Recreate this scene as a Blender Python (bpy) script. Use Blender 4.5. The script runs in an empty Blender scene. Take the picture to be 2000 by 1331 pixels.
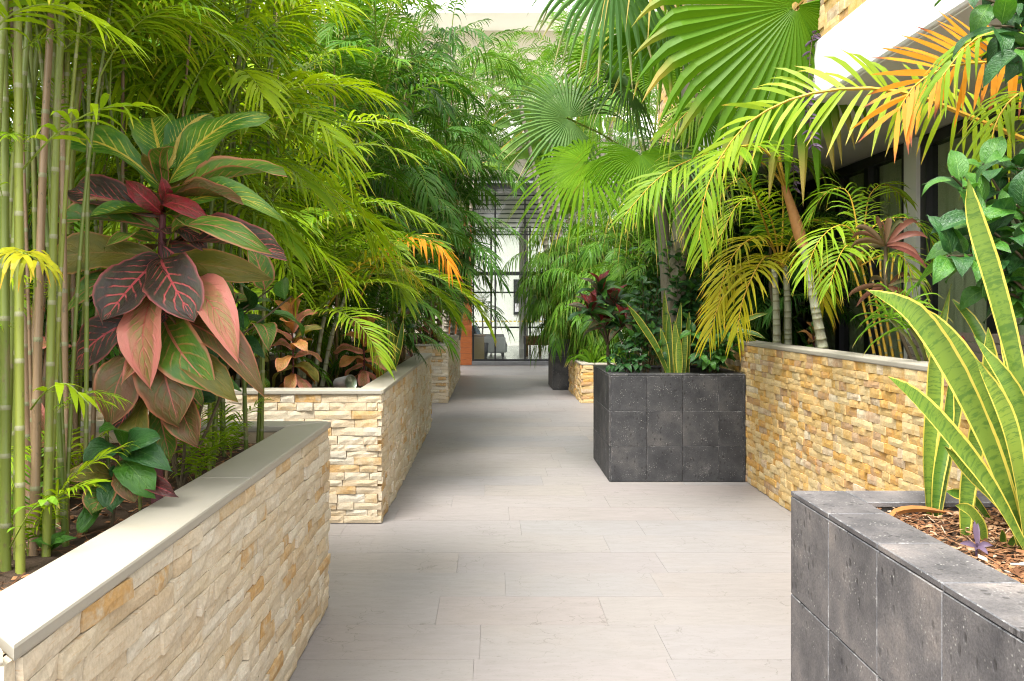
import bpy, bmesh, math, random
from mathutils import Vector, Matrix, Euler

random.seed(11)
S = bpy.context.scene
COL = S.collection
V = Vector
R = math.radians

# ------------------------------------------------------------------ camera
CX, CY, F, EYE = 960.0, 602.0, 1720.0, 1.5
cam_d = bpy.data.cameras.new('camera')
cam = bpy.data.objects.new('camera', cam_d)
COL.objects.link(cam)
cam_d.sensor_width = 36.0
cam_d.lens = 36.0 * F / 2000.0
cam_d.shift_x = (1000 - CX) / 2000.0
cam_d.shift_y = -(665.5 - CY) / 2000.0
cam_d.clip_start = 0.05
cam_d.clip_end = 900.0
cam.location = (0, 0, EYE)
cam.rotation_euler = (R(90), 0, 0)
S.camera = cam
S.render.resolution_x, S.render.resolution_y = 1024, 681

# ------------------------------------------------------------------ light
SUN_DIR = V((-0.24, -0.46, 1.0)).normalized()          # towards the sun: behind the camera, to the left
el = math.asin(SUN_DIR.z)
az = math.atan2(SUN_DIR.x, SUN_DIR.y)
W = bpy.data.worlds.new('World')
S.world = W
W.use_nodes = True
nt = W.node_tree
nt.nodes.clear()
sky = nt.nodes.new('ShaderNodeTexSky')
sky.sky_type = 'NISHITA'
sky.sun_disc = False
sky.sun_elevation = el
sky.sun_rotation = az
sky.air_density = 1.0
sky.dust_density = 3.0
sky.ozone_density = 1.0
hs = nt.nodes.new('ShaderNodeHueSaturation')            # thin high cloud: the sky is milky, not blue
hs.inputs['Saturation'].default_value = 0.12
bg = nt.nodes.new('ShaderNodeBackground')
bg.inputs['Strength'].default_value = 0.15
wo = nt.nodes.new('ShaderNodeOutputWorld')
nt.links.new(sky.outputs[0], hs.inputs['Color'])
nt.links.new(hs.outputs[0], bg.inputs['Color'])
nt.links.new(bg.outputs[0], wo.inputs['Surface'])
sun_d = bpy.data.lights.new('sun', 'SUN')
sun_d.energy = 1.6
sun_d.angle = R(22)
sun_d.color = (1.0, 0.95, 0.87)
sun = bpy.data.objects.new('sun', sun_d)
COL.objects.link(sun)
sun.rotation_euler = (-SUN_DIR).to_track_quat('-Z', 'Y').to_euler()
sun.location = (0, 0, 30)
vs = S.view_settings
vs.view_transform = 'Standard'
vs.look = 'None'
vs.exposure = 2.22
vs.gamma = 1.0
vs.use_curve_mapping = False
S.cycles.use_denoising = True
S.cycles.denoising_prefilter = 'NONE'
S.cycles.filter_width = 1.1
S.cycles.max_bounces = 10
S.cycles.diffuse_bounces = 5
S.cycles.transparent_max_bounces = 12
S.cycles.transmission_bounces = 6
S.cycles.glossy_bounces = 3
S.cycles.caustics_reflective = False
S.cycles.caustics_refractive = False
S.cycles.sample_clamp_indirect = 6.0


def P(px, py, d):
    """photo pixel + distance along the path -> point in the place"""
    return V(((px - CX) * d / F, d, EYE - (py - CY) * d / F))


# ------------------------------------------------------------------ mesh helpers
class MB:
    def __init__(s):
        s.v, s.f, s.uv, s.var, s.m = [], [], [], [], []

    def vert(s, p):
        s.v.append((p[0], p[1], p[2]))
        return len(s.v) - 1

    def face(s, idx, uvs=None, var=(0, 0, 0), m=0):
        s.f.append(tuple(idx))
        s.uv.extend(uvs if uvs else [(0, 0)] * len(idx))
        s.var.extend(var if isinstance(var, list) else [var] * len(idx))
        s.m.append(m)

    def mesh(s, name, mats, smooth=False, recentre=False):
        c = V((0, 0, 0))
        if recentre and s.v:
            xs, ys, zs = zip(*s.v)
            c = V(((min(xs) + max(xs)) / 2, (min(ys) + max(ys)) / 2, min(zs)))
            s.v = [(a - c.x, b - c.y, e - c.z) for a, b, e in s.v]
        me = bpy.data.meshes.new(name)
        me.from_pydata(s.v, [], s.f)
        uv = me.uv_layers.new(name='UVMap')
        uv.data.foreach_set('uv', [x for t in s.uv for x in t])
        ca = me.color_attributes.new('var', 'FLOAT_COLOR', 'CORNER')
        ca.data.foreach_set('color', [x for t in s.var for x in (t[0], t[1], t[2], 1.0)])
        for mt in (mats if isinstance(mats, (list, tuple)) else [mats]):
            me.materials.append(mt)
        me.polygons.foreach_set('material_index', s.m)
        if smooth:
            me.polygons.foreach_set('use_smooth', [True] * len(s.f))
        me.update()
        return me, c

    def box(s, a, b, m=0, var=(0, 0, 0)):
        x0, y0, z0 = a
        x1, y1, z1 = b
        i = [s.vert(p) for p in ((x0, y0, z0), (x1, y0, z0), (x1, y1, z0), (x0, y1, z0),
                                 (x0, y0, z1), (x1, y0, z1), (x1, y1, z1), (x0, y1, z1))]
        for q in ((0, 3, 2, 1), (4, 5, 6, 7), (0, 1, 5, 4), (1, 2, 6, 5), (2, 3, 7, 6), (3, 0, 4, 7)):
            s.face([i[k] for k in q], [(0, 0), (1, 0), (1, 1), (0, 1)], var, m)

    def tube(s, pts, rad, sides=6, m=0, cap=True, ms=None, var=(0, 0, 0)):
        rings, n = [], len(pts)
        up = V((0.3, 0.9, 0.1))
        L = 0.0
        ls = []
        for i, p in enumerate(pts):
            t = (pts[min(i + 1, n - 1)] - pts[max(i - 1, 0)])
            t = t.normalized() if t.length > 1e-9 else V((0, 0, 1))
            a = t.cross(up)
            if a.length < 0.05:
                a = t.cross(V((1, 0, 0)))
            a.normalize()
            b = t.cross(a)
            r = rad[i] if isinstance(rad, (list, tuple)) else rad
            rings.append([s.vert(p + a * math.cos(2 * math.pi * k / sides) * r + b * math.sin(2 * math.pi * k / sides) * r) for k in range(sides)])
            if i:
                L += (p - pts[i - 1]).length
            ls.append(L)
        for i in range(n - 1):
            for k in range(sides):
                k2 = (k + 1) % sides
                u0, u1 = k / sides, (k + 1) / sides
                s.face([rings[i][k], rings[i + 1][k], rings[i + 1][k2], rings[i][k2]],
                       [(u0, ls[i]), (u0, ls[i + 1]), (u1, ls[i + 1]), (u1, ls[i])], var, ms[i] if ms else m)
        if cap:
            s.face(rings[-1], None, var, m)
            s.face(rings[0][::-1], None, var, m)


def put(name, me, parent=None, M=None):
    o = bpy.data.objects.new(name, me)
    COL.objects.link(o)
    M = M if M is not None else Matrix()
    if parent is not None:
        o.parent = parent
        off = V(parent.location)
        if parent.parent is not None:
            off = off + V(parent.parent.location)
        M = Matrix.Translation(-off) @ M
    o.matrix_basis = M
    return o


def build(mb, name, mats, parent=None, smooth=False):
    me, c = mb.mesh(name, mats, smooth, True)
    return put(name, me, parent, Matrix.Translation(c))


def thing(name, label, cat, loc, group=None):
    o = bpy.data.objects.new(name, None)
    COL.objects.link(o)
    o.empty_display_size = 0.1
    o.location = loc
    o['label'] = label
    o['category'] = cat
    if group:
        o['group'] = group
    return o


def tag(o, label, cat, group=None):
    o['label'] = label
    o['category'] = cat
    if group:
        o['group'] = group
    return o


def struct(o):
    o['kind'] = 'structure'
    return o


def bbox_mesh(name, a, b, mat, bev=0.0, seg=1, bevmat=None):
    bm = bmesh.new()
    bmesh.ops.create_cube(bm, size=1.0)
    a, b = V(a), V(b)
    c, d = (a + b) / 2, b - a
    for v in bm.verts:
        v.co = V((v.co.x * d.x, v.co.y * d.y, v.co.z * d.z)) + c
    if bev:
        bmesh.ops.bevel(bm, geom=list(bm.edges), offset=bev, segments=seg, profile=0.5, affect='EDGES', material=1 if bevmat else -1)
    me = bpy.data.meshes.new(name)
    bm.to_mesh(me)
    bm.free()
    me.materials.append(mat)
    if bevmat:
        me.materials.append(bevmat)
    return me


def bx(name, a, b, mat, parent=None, bev=0.0, seg=1, bevmat=None):
    a, b = V(a), V(b)
    c = V(((a.x + b.x) / 2, (a.y + b.y) / 2, min(a.z, b.z)))
    return put(name, bbox_mesh(name, a - c, b - c, mat, bev, seg, bevmat), parent, Matrix.Translation(c))


def prism(name, poly, z0, z1, mat, parent=None, bev=0.0, seg=2):
    bm = bmesh.new()
    c = V((sum(p[0] for p in poly) / len(poly), sum(p[1] for p in poly) / len(poly), z0))
    vs_ = [bm.verts.new((p[0] - c.x, p[1] - c.y, 0)) for p in poly]
    f = bm.faces.new(vs_)
    r = bmesh.ops.extrude_face_region(bm, geom=[f])
    for e in r['geom']:
        if isinstance(e, bmesh.types.BMVert):
            e.co.z = z1 - z0
    bmesh.ops.recalc_face_normals(bm, faces=bm.faces)
    if bev:
        bmesh.ops.bevel(bm, geom=[e for e in bm.edges if abs(e.verts[0].co.z - e.verts[1].co.z) < 1e-6], offset=bev, segments=seg, profile=0.5, affect='EDGES')
    me = bpy.data.meshes.new(name)
    bm.to_mesh(me)
    bm.free()
    me.materials.append(mat)
    return put(name, me, parent, Matrix.Translation(c))


def curve(pts, n):
    """Catmull-Rom through pts, n samples"""
    pts = [V(p) for p in pts]
    if len(pts) == 2:
        return [pts[0].lerp(pts[1], i / (n - 1)) for i in range(n)]
    q = [pts[0] * 2 - pts[1]] + pts + [pts[-1] * 2 - pts[-2]]
    out = []
    m = len(pts) - 1
    for i in range(n):
        t = i / (n - 1) * m
        k = min(int(t), m - 1)
        t -= k
        a, b, c, d = q[k], q[k + 1], q[k + 2], q[k + 3]
        out.append(0.5 * ((2 * b) + (c - a) * t + (2 * a - 5 * b + 4 * c - d) * t * t + (3 * b - a - 3 * c + d) * t ** 3))
    return out


# ------------------------------------------------------------------ materials
class NT:
    def __init__(s, name):
        s.mat = bpy.data.materials.new(name)
        s.mat.use_nodes = True
        s.t = s.mat.node_tree
        s.t.nodes.clear()
        s.out = s.t.nodes.new('ShaderNodeOutputMaterial')

    def n(s, typ, ins=None, **props):
        nd = s.t.nodes.new('ShaderNode' + typ)
        for k, v in props.items():
            setattr(nd, k, v)
        for k, v in (ins or {}).items():
            s.set(nd.inputs[k], v)
        return nd

    def set(s, sock, v):
        if isinstance(v, bpy.types.NodeSocket):
            s.t.links.new(v, sock)
        elif isinstance(v, bpy.types.Node):
            s.t.links.new(v.outputs[0], sock)
        elif isinstance(v, (tuple, list)) and len(v) == 3 and sock.type == 'RGBA':
            sock.default_value = (*v, 1)
        else:
            sock.default_value = v

    def math(s, op, a, b=0.0, c=0.0, clamp=False):
        nd = s.n('Math', operation=op, use_clamp=clamp)
        s.set(nd.inputs[0], a)
        s.set(nd.inputs[1], b)
        s.set(nd.inputs[2], c)
        return nd.outputs[0]

    def mix(s, fac, a, b, blend='MIX'):
        nd = s.n('Mix', data_type='RGBA', blend_type=blend)
        s.set(nd.inputs[0], fac)
        s.set(nd.inputs[6], a)
        s.set(nd.inputs[7], b)
        return nd.outputs[2]

    def step(s, x, lo, hi):
        nd = s.n('MapRange', interpolation_type='SMOOTHSTEP')
        s.set(nd.inputs[0], x)
        nd.inputs[1].default_value = lo
        nd.inputs[2].default_value = hi
        return nd.outputs[0]

    def ramp(s, x, stops, interp='LINEAR'):
        nd = s.n('ValToRGB')
        s.set(nd.inputs[0], x)
        cr = nd.color_ramp
        cr.interpolation = interp
        while len(cr.elements) < len(stops):
            cr.elements.new(0.5)
        for e, (p, c) in zip(cr.elements, stops):
            e.position = p
            e.color = (*c, 1)
        return nd.outputs[0]

    def noise(s, vec, scale, detail=3, rough=0.5, dist=0.0):
        nd = s.n('TexNoise', {'Scale': scale, 'Detail': detail, 'Roughness': rough, 'Distortion': dist})
        if vec is not None:
            s.set(nd.inputs['Vector'], vec)
        return nd.outputs[0]

    def pos(s, scale=(1, 1, 1), rnd=True):
        g = s.n('NewGeometry').outputs['Position']
        if rnd:
            oi = s.n('ObjectInfo').outputs['Random']
            k = s.math('MULTIPLY', oi, 37.0)
            g = s.n('VectorMath', {0: g, 1: k}, operation='ADD').outputs[0]
        return s.n('VectorMath', {0: g, 1: V(scale)}, operation='MULTIPLY').outputs[0]

    def bump(s, h, strength, dist):
        return s.n('Bump', {'Strength': strength, 'Distance': dist, 'Height': h}).outputs[0]

    def bsdf(s, col, rough=0.5, spec=0.4, normal=None, metal=0.0, coat=0.0):
        b = s.n('BsdfPrincipled', {'Base Color': col, 'Roughness': rough, 'Specular IOR Level': spec, 'Metallic': metal, 'Coat Weight': coat})
        if normal is not None:
            s.set(b.inputs['Normal'], normal)
        return b.outputs[0]

    def done(s, sh):
        s.t.links.new(sh, s.out.inputs['Surface'])
        return s.mat


def uvxy(t):
    sx = t.n('SeparateXYZ', {0: t.n('UVMap').outputs[0]})
    return sx.outputs[0], sx.outputs[1]


def var_of(t):
    sx = t.n('SeparateColor', {0: t.n('VertexColor', layer_name='var').outputs[0]})
    return sx.outputs[0], sx.outputs[1], sx.outputs[2]


def plain(name, col, rough=0.5, spec=0.4, nscale=8.0, amt=0.12, bump=0.0, metal=0.0):
    t = NT(name)
    p = t.pos()
    n = t.noise(p, nscale, 4)
    c = t.mix(t.math('MULTIPLY', n, 1.0), tuple(x * (1 - amt) for x in col), tuple(min(1, x * (1 + amt)) for x in col))
    nr = t.bump(t.noise(p, nscale * 12, 3), bump, 0.004) if bump else None
    return t.done(t.bsdf(c, rough, spec, nr, metal))


def leaf_mat(name, a, b, tip=None, trans=0.38, rough=0.42, tipat=0.86, warm=1.0):
    """thin leaflets: colour varies from plant part to plant part and from leaflet to leaflet"""
    t = NT(name)
    r, g, bl = var_of(t)
    oi = t.n('ObjectInfo').outputs['Random']
    k = t.math('ADD', t.math('MULTIPLY', oi, 0.6), t.math('MULTIPLY', r, 0.4))
    c = t.mix(k, a, b)
    if tip:
        # dry tips on some leaflets
        m = t.math('MULTIPLY', t.step(g, tipat - 0.12, tipat + 0.08), t.step(bl, 0.35, 0.75))
        c = t.mix(m, c, tip)
    tc = t.mix(1.0, c, (1.55 * warm, 1.5, 0.55), 'MULTIPLY')
    sh = t.bsdf(c, rough, 0.13)
    tr = t.n('BsdfTranslucent', {'Color': tc}).outputs[0]
    mx = t.n('MixShader', {0: trans, 1: sh, 2: tr}).outputs[0]
    return t.done(mx)


def broad_mat(name, base, base2, vein, mid, edge, k=11.0, veinw=0.5, rough=0.3, trans=0.18, midw=0.05, blotch=0.5, edgew=0.45):
    """broad leaf with midrib, side veins and rim, drawn in the leaf's own coordinates"""
    t = NT(name)
    u, v = uvxy(t)
    oi = t.n('ObjectInfo').outputs['Random']
    off = t.n('CombineXYZ', {0: oi, 1: t.math('MULTIPLY', oi, 13.0), 2: 0.0}).outputs[0]
    uv = t.n('VectorMath', {0: t.n('UVMap').outputs[0], 1: off}, operation='ADD').outputs[0]
    n1 = t.noise(uv, 3.0, 4, 0.6)
    n2 = t.noise(uv, 9.0, 3, 0.6)
    a = t.math('ABSOLUTE', t.math('SUBTRACT', u, 0.5))
    c = t.mix(t.step(n1, 0.5 - blotch * 0.3, 0.5 + blotch * 0.3), base, base2)
    kk_ = t.math('MULTIPLY', k, t.math('ADD', 0.75, t.math('MULTIPLY', oi, 0.5)))
    ph = t.math('SUBTRACT', t.math('MULTIPLY', v, kk_), t.math('MULTIPLY', a, t.math('MULTIPLY', kk_, 0.55)))
    ph = t.math('ADD', ph, t.math('MULTIPLY', n2, 0.35))
    sv = t.math('ABSOLUTE', t.math('SUBTRACT', t.math('FRACT', ph), 0.5))
    vm = t.math('SUBTRACT', 1.0, t.step(sv, 0.05, 0.16))
    vm = t.math('MULTIPLY', vm, t.math('SUBTRACT', 1.0, t.step(a, 0.22, 0.46)))
    vm = t.math('MULTIPLY', vm, t.math('MULTIPLY', t.step(t.math('ADD', n1, t.math('MULTIPLY', t.math('SUBTRACT', n2, 0.5), 0.5)), 0.34, 0.56), veinw))
    c = t.mix(vm, c, vein)
    w = t.math('ADD', midw * 0.5, t.math('MULTIPLY', n2, midw))
    mm = t.math('LESS_THAN', a, t.math('MULTIPLY', w, t.math('SUBTRACT', 1.15, v)))
    c = t.mix(t.math('MULTIPLY', mm, 0.9), c, mid)
    sp_ = t.noise(uv, 24.0, 3, 0.7)
    c = t.mix(t.math('MULTIPLY', t.step(sp_, 0.66, 0.72), 0.6), c, (0.10, 0.055, 0.025))
    em = t.math('MULTIPLY', t.step(t.math('ADD', a, t.math('MULTIPLY', n2, 0.06)), edgew, edgew + 0.07), 0.75)
    c = t.mix(em, c, edge)
    hgt = t.math('SUBTRACT', n2, t.math('MULTIPLY', vm, 0.8))
    sh = t.bsdf(c, t.math('ADD', rough, t.math('MULTIPLY', n2, 0.25)), 0.38, t.bump(hgt, 0.75, 0.006))
    tr = t.n('BsdfTranslucent', {'Color': t.mix(1.0, c, (1.5, 1.4, 0.6), 'MULTIPLY')}).outputs[0]
    return t.done(t.n('MixShader', {0: trans, 1: sh, 2: tr}).outputs[0])


def stone_mat(name, stops, rough=0.8, grain=26.0):
    t = NT(name)
    r, g, bl = var_of(t)
    oi = t.n('ObjectInfo').outputs['Random']
    k = t.math('FRACT', t.math('ADD', oi, r))
    p = t.pos()
    n = t.noise(p, 14.0, 5, 0.62, 0.6)
    kk = t.math('ADD', k, t.math('MULTIPLY', t.math('SUBTRACT', n, 0.5), 0.30), clamp=True)
    c = t.ramp(kk, stops)
    f = t.noise(p, 90.0, 4, 0.65)
    c = t.mix(0.5, c, t.ramp(f, [(0.25, (0.58, 0.55, 0.50)), (0.7, (1.14, 1.13, 1.1))]), 'MULTIPLY')
    st = t.noise(t.pos((3, 3, 30)), 6.0, 3, 0.6)
    c = t.mix(t.math('MULTIPLY', t.step(st, 0.56, 0.72), 0.4), c, (0.42, 0.22, 0.07))
    b = t.bump(t.math('ADD', n, t.math('MULTIPLY', f, 0.7)), 0.55, 0.005)
    return t.done(t.bsdf(c, rough, 0.25, b))


def basalt_mat(name, k=1.0, edge=False, pits=0.85, tint=(1, 1, 1)):
    t = NT(name)
    p = t.pos()
    n = t.noise(p, 5.0, 4, 0.6)
    c = t.ramp(n, [(0.28, (0.030 * k, 0.031 * k, 0.035 * k)), (0.52, (0.066 * k, 0.066 * k, 0.070 * k)), (0.75, (0.120 * k, 0.113 * k, 0.110 * k))])
    pit = t.n('TexVoronoi', {'Vector': t.pos((1, 1, 0.55)), 'Scale': 34.0, 'Randomness': 1.0})
    prs = t.noise(p, 9.0, 2)
    pm = t.math('MULTIPLY', t.math('SUBTRACT', 1.0, t.step(pit.outputs[0], 0.12, 0.30)), t.step(prs, 0.38, 0.56))
    c = t.mix(1.0, c, tint, 'MULTIPLY')
    c = t.mix(t.math('MULTIPLY', pm, pits), c, (0.022, 0.021, 0.022))
    sp = t.n('TexVoronoi', {'Vector': p, 'Scale': 75.0})
    sm = t.math('MULTIPLY', t.math('SUBTRACT', 1.0, t.step(sp.outputs[0], 0.10, 0.24)), t.step(t.noise(p, 14.0, 2), 0.46, 0.62))
    c = t.mix(t.math('MULTIPLY', sm, 0.75), c, (0.34, 0.33, 0.31))
    fg = t.noise(p, 160.0, 3, 0.7)
    c = t.mix(0.7, c, t.ramp(fg, [(0.3, (0.6, 0.6, 0.6)), (0.7, (1.4, 1.4, 1.4))]), 'MULTIPLY')
    if edge:
        c = t.mix(t.math('MULTIPLY', t.step(t.noise(p, 24.0, 4, 0.7), 0.50, 0.66), 0.8), c, (0.30, 0.295, 0.29))
    else:
        lime = t.noise(p, 7.0, 5, 0.7)
        c = t.mix(t.math('MULTIPLY', t.step(lime, 0.62, 0.80), 0.35), c, (0.25, 0.24, 0.23))
    h = t.math('SUBTRACT', t.math('MULTIPLY', fg, 0.4), pm)
    return t.done(t.bsdf(c, 0.62, 0.35, t.bump(h, 0.6, 0.004)))


M = {}
# stone
M['cream'] = stone_mat('cream split stone', [(0.0, (0.547, 0.459, 0.324)), (0.22, (0.618, 0.568, 0.471)), (0.45, (0.522, 0.417, 0.282)), (0.70, (0.594, 0.526, 0.410)), (0.84, (0.559, 0.447, 0.294)), (0.94, (0.475, 0.290, 0.110)), (1.0, (0.522, 0.447, 0.330))])
M['gold'] = stone_mat('golden split stone', [(0.0, (0.580, 0.396, 0.161)), (0.2, (0.619, 0.486, 0.270)), (0.40, (0.567, 0.339, 0.096)), (0.58, (0.631, 0.498, 0.283)), (0.74, (0.567, 0.312, 0.077)), (0.86, (0.425, 0.280, 0.167)), (1.0, (0.657, 0.562, 0.399))])
M['joint_l'] = plain('bedding mortar cream', (0.40, 0.32, 0.22), 0.9, 0.1, 20)
M['joint_r'] = plain('bedding mortar ochre', (0.36, 0.25, 0.11), 0.9, 0.1, 20)
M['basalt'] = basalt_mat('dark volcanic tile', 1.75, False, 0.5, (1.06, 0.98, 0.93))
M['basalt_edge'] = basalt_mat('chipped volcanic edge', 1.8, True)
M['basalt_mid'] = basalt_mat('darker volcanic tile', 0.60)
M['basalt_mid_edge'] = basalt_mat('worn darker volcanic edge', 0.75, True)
M['grout'] = plain('pale grout', (0.17, 0.165, 0.16), 0.9, 0.1, 30, 0.3)


def coping_mat():
    t = NT('honed limestone coping')
    p = t.pos((1, 1, 1))
    n = t.noise(p, 2.5, 5, 0.6)
    c = t.mix(n, (0.30, 0.275, 0.22), (0.36, 0.335, 0.285))
    c = t.mix(t.math('MULTIPLY', t.step(t.noise(p, 40.0, 3), 0.6, 0.75), 0.25), c, (0.40, 0.34, 0.22))
    c = t.mix(t.math('MULTIPLY', t.step(t.noise(p, 6.0, 5, 0.7), 0.52, 0.72), 0.4), c, (0.30, 0.27, 0.20))
    c = t.mix(t.math('MULTIPLY', t.step(t.noise(p, 130.0, 3, 0.7), 0.62, 0.72), 0.3), c, (0.20, 0.17, 0.12))
    return t.done(t.bsdf(c, 0.5, 0.3, t.bump(t.noise(p, 60, 3), 0.1, 0.003)))


def floor_mat():
    t = NT('pale limestone paving')
    oi = t.n('ObjectInfo').outputs['Random']
    base = t.ramp(oi, [(0.0, (0.226, 0.207, 0.200)), (0.25, (0.213, 0.205, 0.207)), (0.45, (0.233, 0.210, 0.196)), (0.62, (0.200, 0.195, 0.204)), (0.8, (0.229, 0.203, 0.196)), (1.0, (0.222, 0.210, 0.210))])
    p = t.pos((1, 1, 1))
    st = t.noise(t.pos((1.0, 3.2, 1.0)), 6.0, 6, 0.66, 0.8)
    c = t.mix(t.math('MULTIPLY', t.step(st, 0.35, 0.75), 0.5), base, (0.180, 0.167, 0.160))
    cl = t.noise(p, 1.6, 4, 0.6)
    c = t.mix(t.math('MULTIPLY', t.step(cl, 0.5, 0.8), 0.4), c, (0.239, 0.205, 0.183))
    # fine natural cracks
    wob = t.n('TexNoise', {'Vector': p, 'Scale': 9.0, 'Detail': 5.0}).outputs[1]
    vv = t.n('VectorMath', {0: p, 1: t.n('VectorMath', {0: wob, 1: V((0.18, 0.18, 0.18))}, operation='MULTIPLY').outputs[0]}, operation='ADD').outputs[0]
    vo = t.n('TexVoronoi', {'Vector': vv, 'Scale': 4.2}, feature='DISTANCE_TO_EDGE').outputs[0]
    cr = t.math('MULTIPLY', t.math('SUBTRACT', 1.0, t.step(vo, 0.0, 0.014)), t.step(t.noise(p, 2.3, 3), 0.48, 0.60))
    c = t.mix(t.math('MULTIPLY', cr, 0.55), c, (0.078, 0.068, 0.060))
    dk = t.noise(t.pos((1.0, 3.0, 1.0)), 26.0, 3, 0.7)
    c = t.mix(t.math('MULTIPLY', t.step(dk, 0.62, 0.74), 0.6), c, (0.118, 0.097, 0.080))
    sn_ = t.noise(t.pos((1, 1, 1), False), 0.9, 5, 0.62)
    c = t.mix(t.math('MULTIPLY', t.step(sn_, 0.50, 0.72), 0.28), c, (0.153, 0.140, 0.130))
    fs_ = t.noise(t.pos((1, 1, 1), False), 55.0, 3, 0.7)
    c = t.mix(t.math('MULTIPLY', t.step(fs_, 0.58, 0.70), 0.42), c, (0.144, 0.129, 0.121))
    rg = t.math('ADD', 0.40, t.math('MULTIPLY', st, 0.18))
    return t.done(t.bsdf(c, rg, 0.4, t.bump(t.math('SUBTRACT', st, cr), 0.12, 0.003)))


M['coping'] = coping_mat()
M['floor'] = floor_mat()
M['floor_joint'] = plain('paving joint', (0.20, 0.19, 0.18), 0.9, 0.1, 30)
M['soil'] = plain('dark planting soil', (0.055, 0.038, 0.026), 0.95, 0.1, 30, 0.5, 0.8)
M['mulch'] = None
M['ground'] = plain('pale ground', (0.30, 0.28, 0.25), 0.9, 0.1, 2, 0.2)
M['white'] = plain('white render', (0.80, 0.78, 0.74), 0.75, 0.2, 3, 0.03, 0.05)
M['offwhite'] = plain('off white render', (0.68, 0.64, 0.57), 0.75, 0.2, 3, 0.04, 0.05)
M['beige'] = plain('beige render', (0.56, 0.51, 0.43), 0.8, 0.2, 3, 0.05)
M['black'] = plain('black metal frame', (0.016, 0.016, 0.018), 0.35, 0.5, 20, 0.1)
M['steel'] = plain('brushed steel', (0.45, 0.45, 0.46), 0.35, 0.5, 60, 0.1, 0, 0.9)
M['step'] = plain('grey stone step', (0.14, 0.14, 0.145), 0.6, 0.3, 12, 0.2)
M['lobby'] = plain('polished grey floor', (0.30, 0.29, 0.28), 0.14, 0.5, 4, 0.1)
M['curtain'] = plain('beige curtain cloth', (0.74, 0.72, 0.62), 0.9, 0.1, 3, 0.1)
M['sofa'] = plain('pale grey upholstery', (0.46, 0.45, 0.44), 0.9, 0.1, 20, 0.1)
M['blue'] = plain('blue cushion cloth', (0.10, 0.22, 0.33), 0.9, 0.1, 20, 0.2)
M['tablewood'] = plain('woven brown wood', (0.20, 0.11, 0.04), 0.6, 0.3, 40, 0.4)
M['yellow'] = plain('yellow safety film', (0.62, 0.46, 0.05), 0.5, 0.3)
M['paper'] = plain('white notice', (0.75, 0.75, 0.75), 0.6, 0.3)
M['timberw'] = plain('weathered timber', (0.22, 0.18, 0.15), 0.8, 0.2, 25, 0.3, 0.3)


def wood_mat():
    t = NT('varnished red timber boards')
    p = t.pos((2.0, 2.0, 22.0))
    n = t.noise(p, 3.0, 5, 0.6, 0.5)
    c = t.ramp(n, [(0.2, (0.20, 0.055, 0.018)), (0.55, (0.33, 0.10, 0.03)), (0.85, (0.42, 0.15, 0.05))])
    oi = t.n('ObjectInfo').outputs['Random']
    c = t.mix(0.5, c, t.ramp(oi, [(0, (0.75, 0.7, 0.7)), (1, (1.25, 1.2, 1.2))]), 'MULTIPLY')
    return t.done(t.bsdf(c, 0.4, 0.4))


def glass_mat(name, tint=(0.92, 0.95, 0.94), gloss=1.0):
    t = NT(name)
    fr = t.n('Fresnel', {'IOR': 1.5}).outputs[0]
    bf = t.n('NewGeometry').outputs['Backfacing']
    f = t.math('MULTIPLY', t.math('MULTIPLY', fr, gloss), t.math('SUBTRACT', 1.0, bf), clamp=True)
    tr = t.n('BsdfTransparent', {'Color': tint}).outputs[0]
    gl = t.n('BsdfGlossy', {'Color': (1, 1, 1), 'Roughness': 0.02}).outputs[0]
    return t.done(t.n('MixShader', {0: f, 1: tr, 2: gl}).outputs[0])


def mulch_mat():
    t = NT('bark mulch')
    r, g, b = var_of(t)
    c = t.ramp(r, [(0.0, (0.06, 0.025, 0.012)), (0.4, (0.17, 0.075, 0.032)), (0.7, (0.26, 0.13, 0.06)), (0.92, (0.34, 0.21, 0.12)), (1.0, (0.42, 0.36, 0.28))])
    return t.done(t.bsdf(c, 0.85, 0.2))


M['wood'] = wood_mat()
M['glass'] = glass_mat('door glass')
M['glass_dark'] = glass_mat('tinted window glass', (0.78, 0.82, 0.75), 1.3)
M['mulch'] = mulch_mat()

# foliage
M['cane_leaf'] = leaf_mat('cane palm leaf', (0.062, 0.165, 0.007), (0.300, 0.410, 0.009), (0.36, 0.32, 0.04))
M['areca_leaf'] = leaf_mat('areca leaf', (0.085, 0.190, 0.012), (0.240, 0.335, 0.016), (0.40, 0.30, 0.05))
M['dark_leaf'] = leaf_mat('dark palm leaf', (0.022, 0.085, 0.012), (0.070, 0.160, 0.020), (0.12, 0.12, 0.04), 0.28)
M['mid_leaf'] = leaf_mat('mid green palm leaf', (0.045, 0.135, 0.016), (0.105, 0.215, 0.018), (0.25, 0.22, 0.05), 0.33)
M['yellow_leaf'] = leaf_mat('yellowing palm leaf', (0.200, 0.260, 0.012), (0.370, 0.310, 0.016), (0.45, 0.25, 0.03))
M['orange_leaf'] = leaf_mat('withered orange palm leaf', (0.50, 0.17, 0.012), (0.56, 0.24, 0.02), (0.20, 0.05, 0.02), 0.35, 0.5, 0.8, 1.0)
M['fan_leaf'] = leaf_mat('fan palm leaf', (0.060, 0.165, 0.010), (0.135, 0.255, 0.012), (0.42, 0.33, 0.10), 0.48)
M['fan_grey'] = leaf_mat('greyish fan palm leaf', (0.060, 0.140, 0.040), (0.105, 0.190, 0.050), (0.42, 0.38, 0.20), 0.30, 0.34)
M['banana_leaf'] = leaf_mat('banana leaf', (0.12, 0.24, 0.05), (0.2, 0.33, 0.07), (0.40, 0.25, 0.05), 0.4)
M['grass_leaf'] = leaf_mat('strap leaf', (0.07, 0.18, 0.012), (0.16, 0.29, 0.02), (0.35, 0.30, 0.08), 0.35)
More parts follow.
